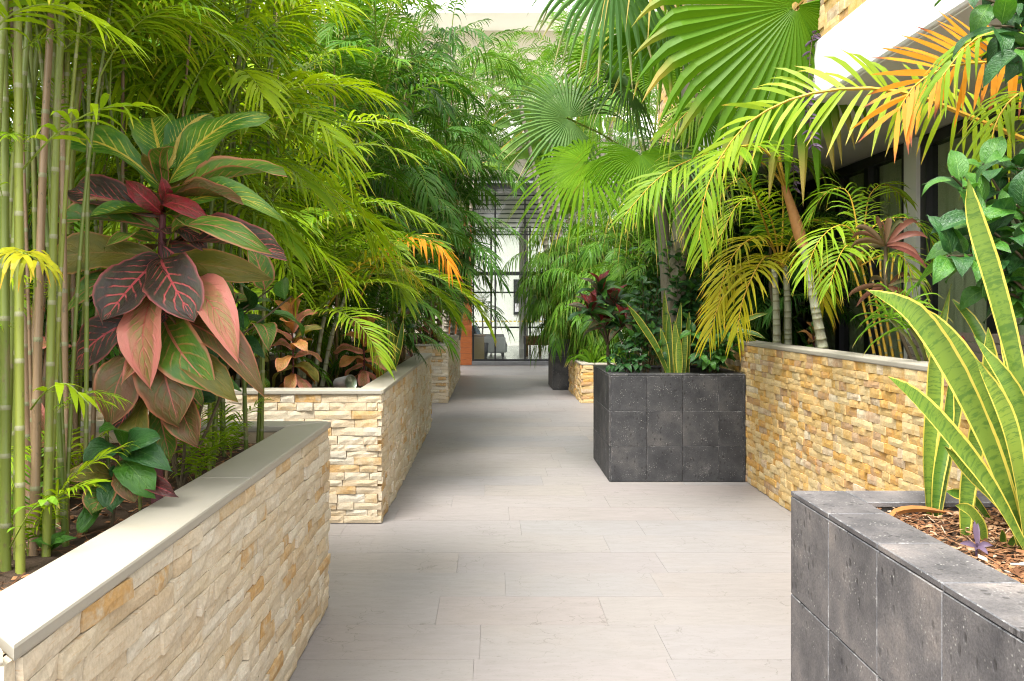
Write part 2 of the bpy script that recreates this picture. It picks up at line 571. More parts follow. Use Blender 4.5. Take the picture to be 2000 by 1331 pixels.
M['purple_leaf'] = leaf_mat('purple leaf', (0.075, 0.050, 0.085), (0.14, 0.10, 0.15), None, 0.2)
M['cord_leaf'] = leaf_mat('red green strap leaf', (0.05, 0.10, 0.035), (0.22, 0.05, 0.05), None, 0.25)
M['rachis'] = plain('green leaf stalk', (0.15, 0.21, 0.025), 0.5, 0.3, 30, 0.3)
M['rachis_y'] = plain('golden leaf stalk', (0.42, 0.26, 0.03), 0.5, 0.3, 30, 0.25)
M['stem'] = plain('woody stem', (0.11, 0.085, 0.05), 0.8, 0.2, 40, 0.4, 0.4)
M['stem_red'] = plain('maroon croton stem', (0.10, 0.03, 0.035), 0.6, 0.3, 40, 0.3)
M['crownshaft'] = plain('orange brown leaf sheath', (0.42, 0.20, 0.07), 0.55, 0.3, 30, 0.3)
M['vase'] = plain('dark pot', (0.05, 0.05, 0.055), 0.5, 0.4)


def cane_mat(name, a, b, spot=(0.05, 0.06, 0.03)):
    t = NT(name)
    p = t.pos((1, 1, 0.35))
    n = t.noise(p, 8.0, 4, 0.6)
    oi = t.n('ObjectInfo').outputs['Random']
    k = t.math('ADD', t.math('MULTIPLY', oi, 0.6), t.math('MULTIPLY', n, 0.4))
    c = t.mix(k, a, b)
    sp = t.noise(t.pos((1, 1, 0.6)), 70.0, 3, 0.7)
    c = t.mix(t.math('MULTIPLY', t.step(sp, 0.60, 0.70), 0.6), c, spot)
    pt = t.noise(t.pos((1, 1, 0.5)), 11.0, 4, 0.7)
    c = t.mix(t.math('MULTIPLY', t.step(pt, 0.56, 0.66), 0.55), c, (0.17, 0.125, 0.07))
    return t.done(t.bsdf(c, 0.4, 0.4))


M['cane'] = cane_mat('green cane', (0.045, 0.085, 0.016), (0.200, 0.225, 0.034), (0.10, 0.075, 0.04))
M['cane_brown'] = cane_mat('dry brown cane', (0.150, 0.090, 0.050), (0.260, 0.180, 0.100))
M['cane_node'] = cane_mat('cane node', (0.12, 0.13, 0.06), (0.25, 0.25, 0.14), (0.04, 0.035, 0.03))
M['cane_pale'] = cane_mat('pale ringed trunk', (0.27, 0.28, 0.19), (0.36, 0.36, 0.26))
M['trunk'] = cane_mat('grey fibrous trunk', (0.20, 0.165, 0.125), (0.30, 0.26, 0.21), (0.08, 0.06, 0.045))

# croton leaves and other broad leaves
PINK, YEL = (0.46, 0.075, 0.085), (0.50, 0.40, 0.055)
M['cr_yellow'] = broad_mat('croton green yellow veined', (0.035, 0.130, 0.012), (0.110, 0.220, 0.016), (0.50, 0.48, 0.07), YEL, (0.10, 0.16, 0.03), 12, 0.75, 0.28, 0.16)
M['cr_cream'] = broad_mat('croton broad yellow rib', (0.028, 0.110, 0.016), (0.065, 0.170, 0.020), (0.48, 0.42, 0.08), (0.56, 0.42, 0.10), (0.05, 0.12, 0.02), 13, 0.8, 0.28, 0.16, 0.16)
M['cr_maroon'] = broad_mat('croton deep maroon', (0.060, 0.014, 0.016), (0.040, 0.020, 0.016), (0.20, 0.04, 0.04), (0.26, 0.04, 0.05), (0.2, 0.04, 0.04), 10, 0.4, 0.3, 0.1)
M['cr_dark'] = broad_mat('croton maroon pink veined', (0.036, 0.024, 0.022), (0.055, 0.050, 0.024), (0.48, 0.09, 0.09), PINK, (0.36, 0.08, 0.08), 11, 0.85, 0.3, 0.08, 0.04, 0.6, 0.46)
M['cr_green'] = broad_mat('croton green pink ribbed', (0.045, 0.125, 0.014), (0.110, 0.200, 0.020), (0.46, 0.20, 0.08), (0.46, 0.16, 0.10), (0.44, 0.15, 0.09), 10, 0.5, 0.3, 0.18, 0.04, 0.6, 0.43)
M['cr_pink'] = broad_mat('croton salmon pink', (0.50, 0.17, 0.12), (0.20, 0.21, 0.05), (0.56, 0.19, 0.14), (0.46, 0.11, 0.08), (0.62, 0.20, 0.17), 12, 0.8, 0.26, 0.18, 0.03, 0.8, 0.28)
M['cr_brown'] = broad_mat('croton bronze brown', (0.125, 0.055, 0.024), (0.075, 0.090, 0.018), (0.26, 0.10, 0.05), (0.36, 0.10, 0.07), (0.36, 0.12, 0.06), 11, 0.45, 0.35, 0.10, 0.03, 0.6, 0.45)
M['cr_olive'] = broad_mat('croton olive', (0.085, 0.095, 0.014), (0.150, 0.130, 0.016), (0.17, 0.12, 0.03), (0.20, 0.13, 0.03), (0.36, 0.16, 0.06), 10, 0.3, 0.4, 0.25, 0.03, 0.6, 0.46)
M['cr_red'] = broad_mat('croton crimson', (0.20, 0.012, 0.020), (0.10, 0.030, 0.016), (0.35, 0.03, 0.04), (0.40, 0.04, 0.05), (0.30, 0.02, 0.03), 10, 0.4, 0.3, 0.15)
M['cr_orange'] = broad_mat('croton orange', (0.42, 0.16, 0.05), (0.34, 0.20, 0.05), (0.20, 0.12, 0.03), (0.36, 0.10, 0.05), (0.50, 0.16, 0.09), 12, 0.5, 0.4, 0.2, 0.03, 0.8, 0.42)
M['glossy'] = broad_mat('glossy green leaf', (0.035, 0.125, 0.014), (0.060, 0.175, 0.018), (0.09, 0.22, 0.03), (0.13, 0.26, 0.05), (0.05, 0.15, 0.02), 8, 0.35, 0.24, 0.25, 0.02)
M['glossy_dark'] = broad_mat('glossy dark leaf', (0.014, 0.060, 0.014), (0.026, 0.090, 0.018), (0.05, 0.13, 0.03), (0.07, 0.15, 0.04), (0.02, 0.08, 0.02), 8, 0.3, 0.26, 0.15, 0.02)
M['leaf_yellow'] = broad_mat('old yellow leaf', (0.38, 0.26, 0.02), (0.30, 0.24, 0.03), (0.3, 0.2, 0.03), (0.4, 0.3, 0.05), (0.3, 0.2, 0.02), 8, 0.3, 0.4, 0.3)
M['cord_broad'] = broad_mat('cordyline leaf', (0.040, 0.090, 0.035), (0.110, 0.085, 0.045), (0.20, 0.07, 0.06), (0.36, 0.07, 0.08), (0.36, 0.08, 0.08), 4, 0.2, 0.35, 0.2, 0.03, 0.5, 0.45)


def snake_mat():
    t = NT('snake plant blade')
    u, v = uvxy(t)
    oi = t.n('ObjectInfo').outputs['Random']
    a = t.math('ABSOLUTE', t.math('SUBTRACT', u, 0.5))
    cv = t.n('CombineXYZ', {0: t.math('MULTIPLY', a, 1.1), 1: t.math('MULTIPLY', v, 50.0), 2: t.math('MULTIPLY', oi, 40.0)}).outputs[0]
    n = t.noise(cv, 1.3, 4, 0.62, 0.5)
    g = t.mix(oi, (0.065, 0.150, 0.018), (0.175, 0.250, 0.034))
    c = t.mix(t.math('MULTIPLY', t.step(n, 0.46, 0.62), 0.6), g, (0.022, 0.085, 0.014))
    n2 = t.noise(cv, 0.8, 2)
    m = t.step(t.math('ADD', a, t.math('MULTIPLY', t.math('SUBTRACT', n2, 0.5), 0.05)), 0.395, 0.415)
    c = t.mix(m, c, t.mix(n2, (0.52, 0.42, 0.04), (0.60, 0.52, 0.12)))
    sh = t.bsdf(c, 0.36, 0.4)
    tr = t.n('BsdfTranslucent', {'Color': t.mix(1.0, c, (1.4, 1.4, 0.7), 'MULTIPLY')}).outputs[0]
    return t.done(t.n('MixShader', {0: 0.14, 1: sh, 2: tr}).outputs[0])


M['snake'] = snake_mat()

# ------------------------------------------------------------------ ground and paving
H = 0.93                                            # planter height
XL, XR = -0.82, 2.20                                # path-side faces of the near planters
g = struct(bx('ground', (-300, -300, -0.30), (300, 300, -0.045), M['ground']))
pave = struct(bx('paving', (-4.2, -2.6, -0.040), (4.6, 23.0, -0.012), M['floor_joint']))
tile_me = [bbox_mesh('paving_slab', (-0.5, -0.5, -0.010), (0.5, 0.5, 0.0), M['floor'], 0.0) for _ in range(1)]
rngf = random.Random(5)
row_y = -2.39
while row_y < 22.95:
    d = min(0.41, 22.99 - row_y)
    xa, xb = -0.84, 2.24
    if row_y > 4.2 and row_y < 6.2:
        xa = -3.6
    if row_y > 11 and row_y < 14.0:
        xa = -1.55
    if row_y < 1.7:
        xa = -3.0
    if row_y > 13:
        xb = 2.6
    x = xa - rngf.uniform(0, 1.1)
    while x < xb:
        w = rngf.choice((1.2, 1.2, 0.82, 1.5))
        x0, x1 = max(x, xa), min(x + w, xb)
        if x1 - x0 > 0.03:
            put('paving_slab', tile_me[0], pave, Matrix.Translation(((x0 + x1) / 2, row_y + d / 2, rngf.uniform(-0.0008, 0.0))) @ Matrix.Diagonal((x1 - x0 - 0.0012, d - 0.0012, 1, 1)))
        x += w
    row_y += 0.41

# ------------------------------------------------------------------ split stone walls
rngs = random.Random(21)
STONES = {}


def stone_variant(mat):
    """unit stone: x -0.5..0.5 (length), z -0.5..0.5 (height), y 0 (back) .. -0.03 (rough face)"""
    nx, nz = 4, 2
    mb = MB()
    fr = []
    tilt = rngs.uniform(-0.006, 0.006)
    for j in range(nz + 1):
        row = []
        for i in range(nx + 1):
            x, z = i / nx - 0.5, j / nz - 0.5
            e = (i in (0, nx)) or (j in (0, nz))
            y = -0.034 + (rngs.uniform(-0.0028, 0.0028) + (0.0045 if e else 0.0)) * (0.55 if mat == 'gold' else 0.75) + tilt * x * 2
            row.append(mb.vert((x + rngs.uniform(-0.012, 0.012), y, z + rngs.uniform(-0.028, 0.028) * (0.8 if j in (0, nz) else 1))))
        fr.append(row)
    for j in range(nz):
        for i in range(nx):
            mb.face([fr[j][i], fr[j][i + 1], fr[j + 1][i + 1], fr[j + 1][i]])
    rim = [fr[0][i] for i in range(nx + 1)] + [fr[j][nx] for j in range(1, nz + 1)] + [fr[nz][i] for i in range(nx - 1, -1, -1)] + [fr[j][0] for j in range(nz - 1, 0, -1)]
    back = [mb.vert((mb.v[k][0], 0.0, mb.v[k][2])) for k in rim]
    for k in range(len(rim)):
        k2 = (k + 1) % len(rim)
        mb.face([rim[k2], rim[k], back[k], back[k2]])
    return mb


def stones_for(mat):
    if mat not in STONES:
        STONES[mat] = []
        for _ in range(14):
            mb = stone_variant(mat)
            v, f = list(mb.v), list(mb.f)
            STONES[mat].append((mb.mesh('split_stone', M[mat])[0], v, f))
    return STONES[mat]


def lay(specs, origin, udir, width, z0, z1, lens=(0.09, 0.26), rowh=0.052, ext=(0, 0)):
    """courses of stones on a face; udir runs so that the face looks along udir x Z"""
    ang = math.atan2(udir[1], udir[0])
    nrow = max(1, round((z1 - z0) / rowh))
    hs_ = [rngs.uniform(0.8, 1.2) for _ in range(nrow)]
    k = (z1 - z0) / sum(hs_)
    z = z0
    for r in range(nrow):
        h = hs_[r] * k
        a = -ext[0] if r % 2 else 0.0
        b = width + (ext[1] if r % 2 == 0 else 0.0)
        u = a - (rngs.uniform(0, 0.1) if a == 0 and False else 0)
        while u < b - 1e-4:
            w = rngs.uniform(*lens)
            if b - (u + w) < 0.06:
                w = b - u
            c = V(origin) + V((udir[0], udir[1], 0)) * (u + w / 2) + V((0, 0, z + h / 2))
            dep = rngs.uniform(-0.0055, 0.007)
            n = V((math.sin(ang), -math.cos(ang), 0))
            mt = Matrix.Translation(c + n * dep) @ Matrix.Rotation(ang, 4, 'Z') @ Matrix.Rotation(rngs.uniform(-0.012, 0.012), 4, 'Y') @ Matrix.Diagonal((w - 0.0028, 1.0, h - 0.0022, 1.0))
            dist = max(c.y, 0.8)
            vis = n.dot(V((0, 0, EYE)) - c)
            size = (w * h * max(vis, 0.0) / (dist ** 3)) if vis > 0 else 0.0
            if c.x * F / dist + CX < -150 or c.x * F / dist + CX > 2150:
                size = 0.0
            specs.append((size, mt))
            u += w
        z += h


def flush_stones(root, specs, mat, limit=295):
    var = stones_for(mat)
    specs.sort(key=lambda s: -s[0])
    rest = MB()
    for i, (sz, mt) in enumerate(specs):
        me, v, f = var[rngs.randrange(len(var))]
        if i < limit and sz > 0:
            put('split_stone', me, root, mt)
        else:
            b = len(rest.v)
            rv = (rngs.random(), 0, 0)
            for p in v:
                rest.vert(mt @ V(p))
            for q in f:
                rest.face([b + k for k in q], None, rv)
    if rest.f:
        o = build(rest, 'far_stonework', M[mat], root)
        o['kind'] = 'stuff'


def soil_bed(root, x0, x1, y0, y1, z, seed=1, nx=26, ny=26, mat='soil'):
    rg = random.Random(seed)
    mb = MB()
    idx = [[mb.vert((x0 + (x1 - x0) * i / nx, y0 + (y1 - y0) * j / ny, z + rg.uniform(-0.012, 0.012))) for i in range(nx + 1)] for j in range(ny + 1)]
    for j in range(ny):
        for i in range(nx):
            mb.face([idx[j][i], idx[j][i + 1], idx[j + 1][i + 1], idx[j + 1][i]])
    return build(mb, 'soil', M[mat], root, True)


def coping_run(root, p, q, n_in, wdt, z, mitre=(0, 0), over=0.012, th=0.032, piece=1.25):
    """coping slabs from p to q (outer edge); n_in points to the inside; mitre: cut 45 degrees at either end"""
    p, q, n_in = V(p), V(q), V(n_in)
    d = (q - p)
    L = d.length
    d.normalize()
    n = max(1, round(L / piece))
    for i in range(n):
        a, b = L * i / n + (0.0015 if i else 0), L * (i + 1) / n - (0.0015 if i < n - 1 else 0)
        ia = a + (wdt if (i == 0 and mitre[0]) else 0)
        ib = b - (wdt if (i == n - 1 and mitre[1]) else 0)
        poly = [p + d * a - n_in * over, p + d * b - n_in * over, p + d * ib + n_in * (wdt - over), p + d * ia + n_in * (wdt - over)]
        prism('coping_slab', [(v.x, v.y) for v in poly], z - th, z, M['coping'], root, 0.007, 2)


def stone_planter(label, x_face, y0, y1, x_far, h, mat, joint, side, soil_z, limit=295, lens=(0.09, 0.26), front=True, back=True, cap_w=0.185, seed=1, rowh=0.052, soil_to=None):
    """a planter whose long stone face looks onto the path; side=+1: face looks to +x (left of the path)"""
    root = thing('stone_planter', label, 'planter', (x_face, y0, 0.0))
    t = 0.028
    zt = h - 0.032
    specs = []
    s = side
    c = x_face - s * t
    lo, hi = sorted((c, c - s * 0.145))
    bx('wall_core', (lo, y0 + t, 0.0), (hi, y1 - t, zt), M[joint], root)
    if s > 0:
        lay(specs, (c, y0 + t, 0), (0, 1), y1 - y0 - 2 * t, 0.004, zt, lens, rowh, (t, t))
    else:
        lay(specs, (c, y1 - t, 0), (0, -1), y1 - y0 - 2 * t, 0.004, zt, lens, rowh, (t, t))
    xa, xb = sorted((c, x_far))
    if front:
        bx('wall_core', (min(c - s * 0.147, x_far), y0 + t, 0.0), (max(c - s * 0.147, x_far), y0 + t + 0.145, zt), M[joint], root)
        lay(specs, (xa, y0 + t, 0), (1, 0), xb - xa, 0.004, zt, lens, rowh, (t if s < 0 else 0, t if s > 0 else 0))
    if back:
        bx('wall_core', (min(c - s * 0.147, x_far), y1 - t - 0.145, 0.0), (max(c - s * 0.147, x_far), y1 - t, zt), M[joint], root)
        lay(specs, (xb, y1 - t, 0), (-1, 0), xb - xa, 0.004, zt, lens, rowh, (t if s > 0 else 0, t if s < 0 else 0))
    flush_stones(root, specs, mat, limit)
    coping_run(root, (x_face, y0, 0), (x_face, y1, 0), (-s, 0, 0), cap_w, h, (front, back))
    if front:
        coping_run(root, (x_face, y0, 0), (x_far, y0, 0), (0, 1, 0), cap_w, h, (True, False))
    if back:
        coping_run(root, (x_face, y1, 0), (x_far, y1, 0), (0, -1, 0), cap_w, h, (True, False))
    sx = sorted((x_face - s * 0.16, x_far))
    soil_bed(root, sx[0], sx[1], y0 + 0.16, y1 - 0.16, soil_z, seed)
    return root


lp1 = stone_planter('nearest cream stone planter with pale coping, left foreground below the big croton', XL, 1.49, 4.43, -3.3, H, 'cream', 'joint_l', 1, 0.845, 290, (0.10, 0.30), seed=2)
stone_planter('second cream stone planter on the left with its bright end wall facing the camera', -0.765, 6.13, 11.2, -3.6, H, 'cream', 'joint_l', 1, 0.85, 295, seed=3)
stone_planter('farthest cream stone planter on the left, next to the orange timber wall', -0.69, 13.87, 19.4, -3.4, H, 'cream', 'joint_l', 1, 0.85, 60, seed=4)
stone_planter('long golden stone planter wall on the right, behind the dark tiled planters', XR, 0.6, 12.6, 3.25, 1.21, 'gold', 'joint_r', -1, 1.10, 295, (0.07, 0.20), front=True, back=True, seed=5, rowh=0.050)
stone_planter('small low golden stone planter on the right between the two dark planters', 1.41, 13.87, 16.0, 2.9, 0.63, 'gold', 'joint_r', -1, 0.57, 120, seed=6, back=True, cap_w=0.15)


# ------------------------------------------------------------------ dark tiled planters
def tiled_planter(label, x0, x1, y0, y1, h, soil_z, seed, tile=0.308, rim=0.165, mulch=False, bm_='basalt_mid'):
    root = thing('tiled_planter', label, 'planter', (x0, y0, 0.0), 'dark volcanic tile planters')
    t = 0.016
    e = 0.0022
    bx('wall_core', (x0 + t, y0 + t, 0), (x0 + rim - t, y1 - t, h - t), M['grout'], root)
    bx('wall_core', (x1 - rim + t, y0 + t, 0), (x1 - t, y1 - t, h - t), M['grout'], root)
    bx('wall_core', (x0 + rim - t + 0.001, y0 + t, 0), (x1 - rim + t - 0.001, y0 + rim - t, h - t), M['grout'], root)
    bx('wall_core', (x0 + rim - t + 0.001, y1 - rim + t, 0), (x1 - rim + t - 0.001, y1 - t, h - t), M['grout'], root)
    rg = random.Random(seed)
    rows = round(h / tile)
    th = (h - 0.0195) / rows

    def tl(a, b):
        j = rg.uniform(-0.0008, 0.0008)
        a, b = V(a) + V((j, j, 0)), V(b) + V((j, j, 0))
        bx('tile', a, b, M[bm_], root, 0.0022, 1, M[bm_ + '_edge'])

    def cols(L):
        out, u = [], 0.0
        while u < L - 0.02:
            w = min(tile, L - u)
            if L - u - w < 0.05:
                w = L - u
            out.append((u, u + w))
            u += w
        return out
    for r in range(rows):
        za, zb = 0.003 + r * th + e / 2, 0.003 + (r + 1) * th - e / 2
        for a, b in cols(x1 - x0 - 2 * t):
            tl((x0 + t + a + e / 2, y0, za), (x0 + t + b - e / 2, y0 + t + 0.002, zb))
            tl((x0 + t + a + e / 2, y1 - t - 0.002, za), (x0 + t + b - e / 2, y1, zb))
        for a, b in cols(y1 - y0):
            tl((x0 - 0.001, y1 - b + e / 2, za), (x0 + t, y1 - a - e / 2, zb))
            tl((x1 - t, y1 - b + e / 2, za), (x1 + 0.001, y1 - a - e / 2, zb))
    zr0, zr1 = h - 0.0155, h
    for a, b in cols(y1 - y0):
        tl((x0 - 0.001, y1 - b + e / 2, zr0), (x0 + rim, y1 - a - e / 2, zr1))
        tl((x1 - rim, y1 - b + e / 2, zr0), (x1 + 0.001, y1 - a - e / 2, zr1))
    for a, b in cols(x1 - x0 - 2 * rim - 0.004):
        tl((x0 + rim + 0.002 + a + e / 2, y0, zr0), (x0 + rim + 0.002 + b - e / 2, y0 + rim, zr1))
        tl((x0 + rim + 0.002 + a + e / 2, y1 - rim, zr0), (x0 + rim + 0.002 + b - e / 2, y1, zr1))
    soil_bed(root, x0 + rim - 0.01, x1 - rim + 0.01, y0 + rim - 0.01, y1 - rim + 0.01, soil_z, seed)
    if mulch:
        litter(root, x0 + rim, x1 - rim, y0 + rim, y1 - rim, soil_z, 5200, rg, 'mulch')
    return root


def litter(root, xa, xb, ya, yb, soil_z, n, rg, name, sc=1.0):
    if True:
        mb = MB()
        for _ in range(n):
            c = V((rg.uniform(xa, xb), rg.uniform(ya, yb), soil_z + rg.uniform(0.0, 0.022)))
            long = rg.random() < 0.45
            L = (rg.uniform(0.03, 0.085) if long else rg.uniform(0.006, 0.022)) * sc
            w = rg.uniform(0.0008, 0.0018) if long else rg.uniform(0.004, 0.010)
            q = Euler((rg.uniform(-0.35, 0.35), rg.uniform(-0.35, 0.35), rg.uniform(0, 6.28))).to_matrix()
            ax, ay, az_ = q @ V((L / 2, 0, 0)), q @ V((0, w, 0)), q @ V((0, 0, w * 0.4))
            rv = (rg.random(), 0, 0)
            i = [mb.vert(c + p) for p in (-ax - ay, ax - ay, ax + ay, -ax + ay, az_ - ax * 0.6, az_ + ax * 0.6)]
            for f in ((0, 1, 5, 4), (1, 2, 5), (2, 3, 4, 5), (3, 0, 4)):
                mb.face([i[k] for k in f], None, rv)
        o = build(mb, name, M['mulch'], root)
        o['kind'] = 'stuff'


tiled_planter('nearest dark tiled planter with bark mulch and snake plants, bottom right corner', 0.935, 2.155, 1.53, 2.75, H, 0.893, 31, mulch=True, bm_='basalt')
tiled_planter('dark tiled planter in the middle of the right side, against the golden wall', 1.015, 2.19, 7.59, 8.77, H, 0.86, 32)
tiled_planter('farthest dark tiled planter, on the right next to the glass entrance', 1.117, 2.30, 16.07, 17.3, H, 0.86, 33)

litter(lp1, -2.4, -1.0, 1.7, 4.25, 0.845, 2600, random.Random(9), 'leaf_litter', 1.5)
# bark strip and stick lying on the mulch
mb = MB()
mb.tube(curve([(1.11, 2.46, 0.905), (1.15, 2.50, 0.922), (1.22, 2.52, 0.926), (1.30, 2.525, 0.915)], 8), [0.004, 0.009, 0.011, 0.011, 0.010, 0.009, 0.007, 0.003], 5)
tag(build(mb, 'bark_strip', plain('orange bark', (0.30, 0.13, 0.04), 0.8, 0.2, 40, 0.4)), 'curled orange bark strip on the mulch beside the planter rim', 'bark')
mb = MB()
mb.tube(curve([(1.19, 2.02, 0.912), (1.27, 1.96, 0.925), (1.34, 1.90, 0.918), (1.48, 1.84, 0.915)], 10), 0.0035, 5)
tag(build(mb, 'dry_stick', plain('bleached stick', (0.42, 0.36, 0.29), 0.8, 0.2, 40, 0.3)), 'thin bleached stick lying on the mulch of the near dark planter', 'stick')

# ------------------------------------------------------------------ courtyard wall on the left
w = thing('courtyard_wall', 'pale rendered courtyard wall far behind the left planting', 'wall', (-5.0, 12, 0))
bx('wall_body', (-5.15, -3, 0), (-4.9, 26, 3.3), M['offwhite'], w)
bx('wall_cap', (-5.2, -3, 3.3), (-4.85, 26, 3.38), M['white'], w, 0.01)
for a_, b_ in (((-3.6, 11.25), (-1.6, 13.82)), ((-4.86, 19.45), (-1.35, 22.9)), ((1.55, 17.35), (4.4, 22.6)), ((2.95, 12.7), (3.5, 17.3)), ((1.52, 8.82), (2.17, 12.3))):
    struct(bx('planting_bed', (a_[0], a_[1], -0.011), (b_[0], b_[1], 0.02), M['soil']))
bl_ = struct(bx('planting_bed', (-4.88, -3, -0.011), (-3.62, 23, 0.02), M['soil']))

# ------------------------------------------------------------------ building on the right
XW, ZS, XE = 3.55, 2.93, 2.22
b = thing('terrace_building', 'building on the right with white overhanging slab and dark framed windows', 'building', (XW, 8, 0))
bx('overhang_slab', (XE, -1.0, ZS), (XW + 2.5, 20.0, ZS + 0.40), M['white'], b, 0.012)
bx('soffit_board', (XE + 0.03, -0.9, ZS - 0.012), (XW - 0.03, 19.9, ZS - 0.002), M['offwhite'], b)
for y in (7.3, 11.9, 16.5, 2.7):
    bx('column', (XW - 0.03, y, 0), (XW + 0.25, y + 0.22, ZS - 0.013), M['white'], b)
    # dark framed window between this column and the next nearer one
bx('rear_wall', (XW + 0.9, -1, 0), (XW + 1.0, 20, ZS - 0.013), M['beige'], b)


def window(y0, y1, cuts):
    x0, x1 = XW, XW + 0.11
    fz = ZS - 0.10
    wroot = put('window', bbox_mesh('window', (0, 0, 0), (x1 - x0, y1 - y0, 0.09), M['black']), b, Matrix.Translation((x0, y0, fz)))
    ys = [y0] + cuts + [y1]
    bxs = lambda n, a, c, m: put(n, bbox_mesh(n, V((0, 0, 0)), V(c) - V(a), m), wroot, Matrix.Translation((V(a))))
    bxs('sill', (x0, y0, 0.9), (x1, y1, 0.98), M['black'])
    for i in range(len(ys)):
        ya = min(max(ys[i] - 0.05, y0), y1 - 0.10)
        bxs('jamb', (x0 + 0.002, ya, 0.98), (x1 - 0.002, ya + 0.10, fz), M['black'])
    for i in range(len(ys) - 1):
        bxs('stile', (x0 + 0.03, ys[i] + 0.06, 0.98), (x1 - 0.02, ys[i] + 0.12, fz - 0.001), M['black'])
        bxs('pane', (x0 + 0.05, ys[i] + 0.10, 0.98), (x0 + 0.058, ys[i + 1] - 0.05, fz), M['glass_dark'])
    # pleated curtain behind the glass
    mb = MB()
    n = int((y1 - y0) / 0.02)
    prev = None
    for i in range(n + 1):
        y = y0 + 0.02 + (y1 - y0 - 0.04) * i / n
        x = x0 + 0.12 + 0.02 * math.sin(i * 0.9) + 0.01 * math.sin(i * 0.37)
        cur = (mb.vert((x, y, 0.3)), mb.vert((x, y, ZS - 0.02)))
        if prev:
            mb.face([prev[0], cur[0], cur[1], prev[1]])
        prev = cur
    build(mb, 'curtain', M['curtain'], b, True)


window(2.93, 7.295, [4.2, 5.2, 6.25])
window(7.53, 11.89, [8.35, 9.05, 10.3])
window(12.13, 16.49, [13.5, 15.0])
bx('plinth', (XW - 0.02, -1, 0), (XW + 0.2, 20, 0.895), M['offwhite'], b)
# stone clad upper storey set above the slab
bx('upper_wall_core', (XE + 0.06, 3.4, ZS + 0.402), (XE + 0.30, 12.0, ZS + 3.0), M['joint_r'], b)
sp = []
lay(sp, (XE + 0.06, 11.9, 0), (0, -1), 8.4, ZS + 0.405, ZS + 1.75, (0.10, 0.30), 0.075)
flush_stones(b, sp, 'gold', 150)

# weathered board behind the golden wall
tb = thing('timber_screen', 'low weathered timber screen behind the plants on the golden wall', 'screen', (2.95, 5.4, 1.08))
for k in range(4):
    bx('plank', (3.02, 4.1 , 1.10 + k * 0.062), (3.04, 6.4, 1.10 + k * 0.062 + 0.057), M['timberw'], tb, 0.003)
for y in (4.2, 5.3, 6.3):
    bx('post', (3.042, y, 1.08), (3.08, y + 0.05, 1.345), M['timberw'], tb)

# ------------------------------------------------------------------ entrance building at the end of the path
YE = 23.2
e = thing('entrance_building', 'white building with glass entrance at the end of the path', 'building', (0.6, YE, 0))
bx('step', (-0.52, YE - 0.06, 0.0), (4.5, YE + 0.25, 0.10), M['step'], e, 0.004)
bx('side_wall', (2.75, YE + 0.02, 0.1), (4.6, YE + 0.22, 4.55), M['offwhite'], e)
bx('side_wall', (-5.0, YE + 0.10, 0.0), (-0.9, YE + 0.30, 4.55), M['beige'], e)
bx('canopy', (-5.0, YE - 0.6, 4.56), (4.7, YE + 0.3, 4.86), M['black'], e)
bx('canopy_trim', (-5.0, YE - 0.64, 4.70), (4.7, YE - 0.602, 4.76), M['steel'], e)
bx('upper_wall', (-7.0, YE + 0.7, 4.87), (9.0, YE + 0.95, 16.0), M['beige'], e)
bx('balcony_slab', (-7.0, YE - 0.75, 9.02), (9.0, YE + 0.69, 11.0), M['white'], e, 0.02)
bx('balcony_slab', (-7.0, YE - 0.30, 5.9), (9.0, YE + 0.69, 6.5), M['white'], e, 0.02)
for x in (-4.6, 5.2):
    wr = bx('upper_window', (x, YE + 0.66, 6.9), (x + 1.5, YE + 0.70, 8.7), M['black'], e)
    put('pane', bbox_mesh('pane', (0, 0, 0), (1.36, 0.012, 1.66), M['glass_dark']), wr, Matrix.Translation((x + 0.07, YE + 0.645, 6.97)))
# glazed front
gl = thing('glass_entrance', 'glazed entrance front with black frames and yellow safety strip', 'entrance', (0.6, YE, 0.10))
x0, x1, zh = -0.505, 2.72, 2.36
for x in (x0, 0.075, 0.86, 1.72, x1 - 0.05):
    bx('post', (x, YE + 0.03, 0.102), (x + 0.045, YE + 0.09, 4.55), M['black'], gl)
bx('header', (x0 - 0.01, YE + 0.02, zh), (x1 + 0.01, YE + 0.10, zh + 0.10), M['black'], gl)
bx('closer_box', (0.95, YE - 0.02, zh + 0.02), (1.12, YE + 0.018, zh + 0.10), M['black'], gl)
for z in (0.104, 3.42):
    bx('rail', (x0 + 0.046, YE + 0.035, z), (x1 - 0.051, YE + 0.085, z + 0.045), M['black'], gl)
xs = [x0, 0.075, 0.86, 1.72, x1 - 0.05]
for i in range(4):
    for za, zb in ((0.15, zh - 0.002), (zh + 0.102, 3.418), (3.467, 4.548)):
        bx('pane', (xs[i] + 0.047, YE + 0.055, za), (xs[i + 1] - 0.002, YE + 0.063, zb), M['glass'], gl)
    n = int((xs[i + 1] - xs[i]) / 0.11)
    for k in range(n):
        xa = xs[i] + 0.06 + k * 0.11
        bx('safety_strip', (xa, YE + 0.050, 1.135), (xa + 0.075, YE + 0.0535, 1.165), M['yellow'], gl)
for z in [3.5 + 0.12 * k for k in range(9)]:
    bx('louvre', (x0 + 0.05, YE + 0.10, z), (x1 - 0.06, YE + 0.16, z + 0.03), M['black'], gl)
bx('notice', (-0.31, YE + 0.045, 1.43), (-0.19, YE + 0.0525, 1.56), M['paper'], gl)
bx('notice', (0.62, YE + 0.045, 1.40), (0.72, YE + 0.0525, 1.62), M['paper'], gl)
bx('door_handle', (0.13, YE - 0.01, 0.95), (0.15, YE + 0.03, 1.35), M['steel'], gl)
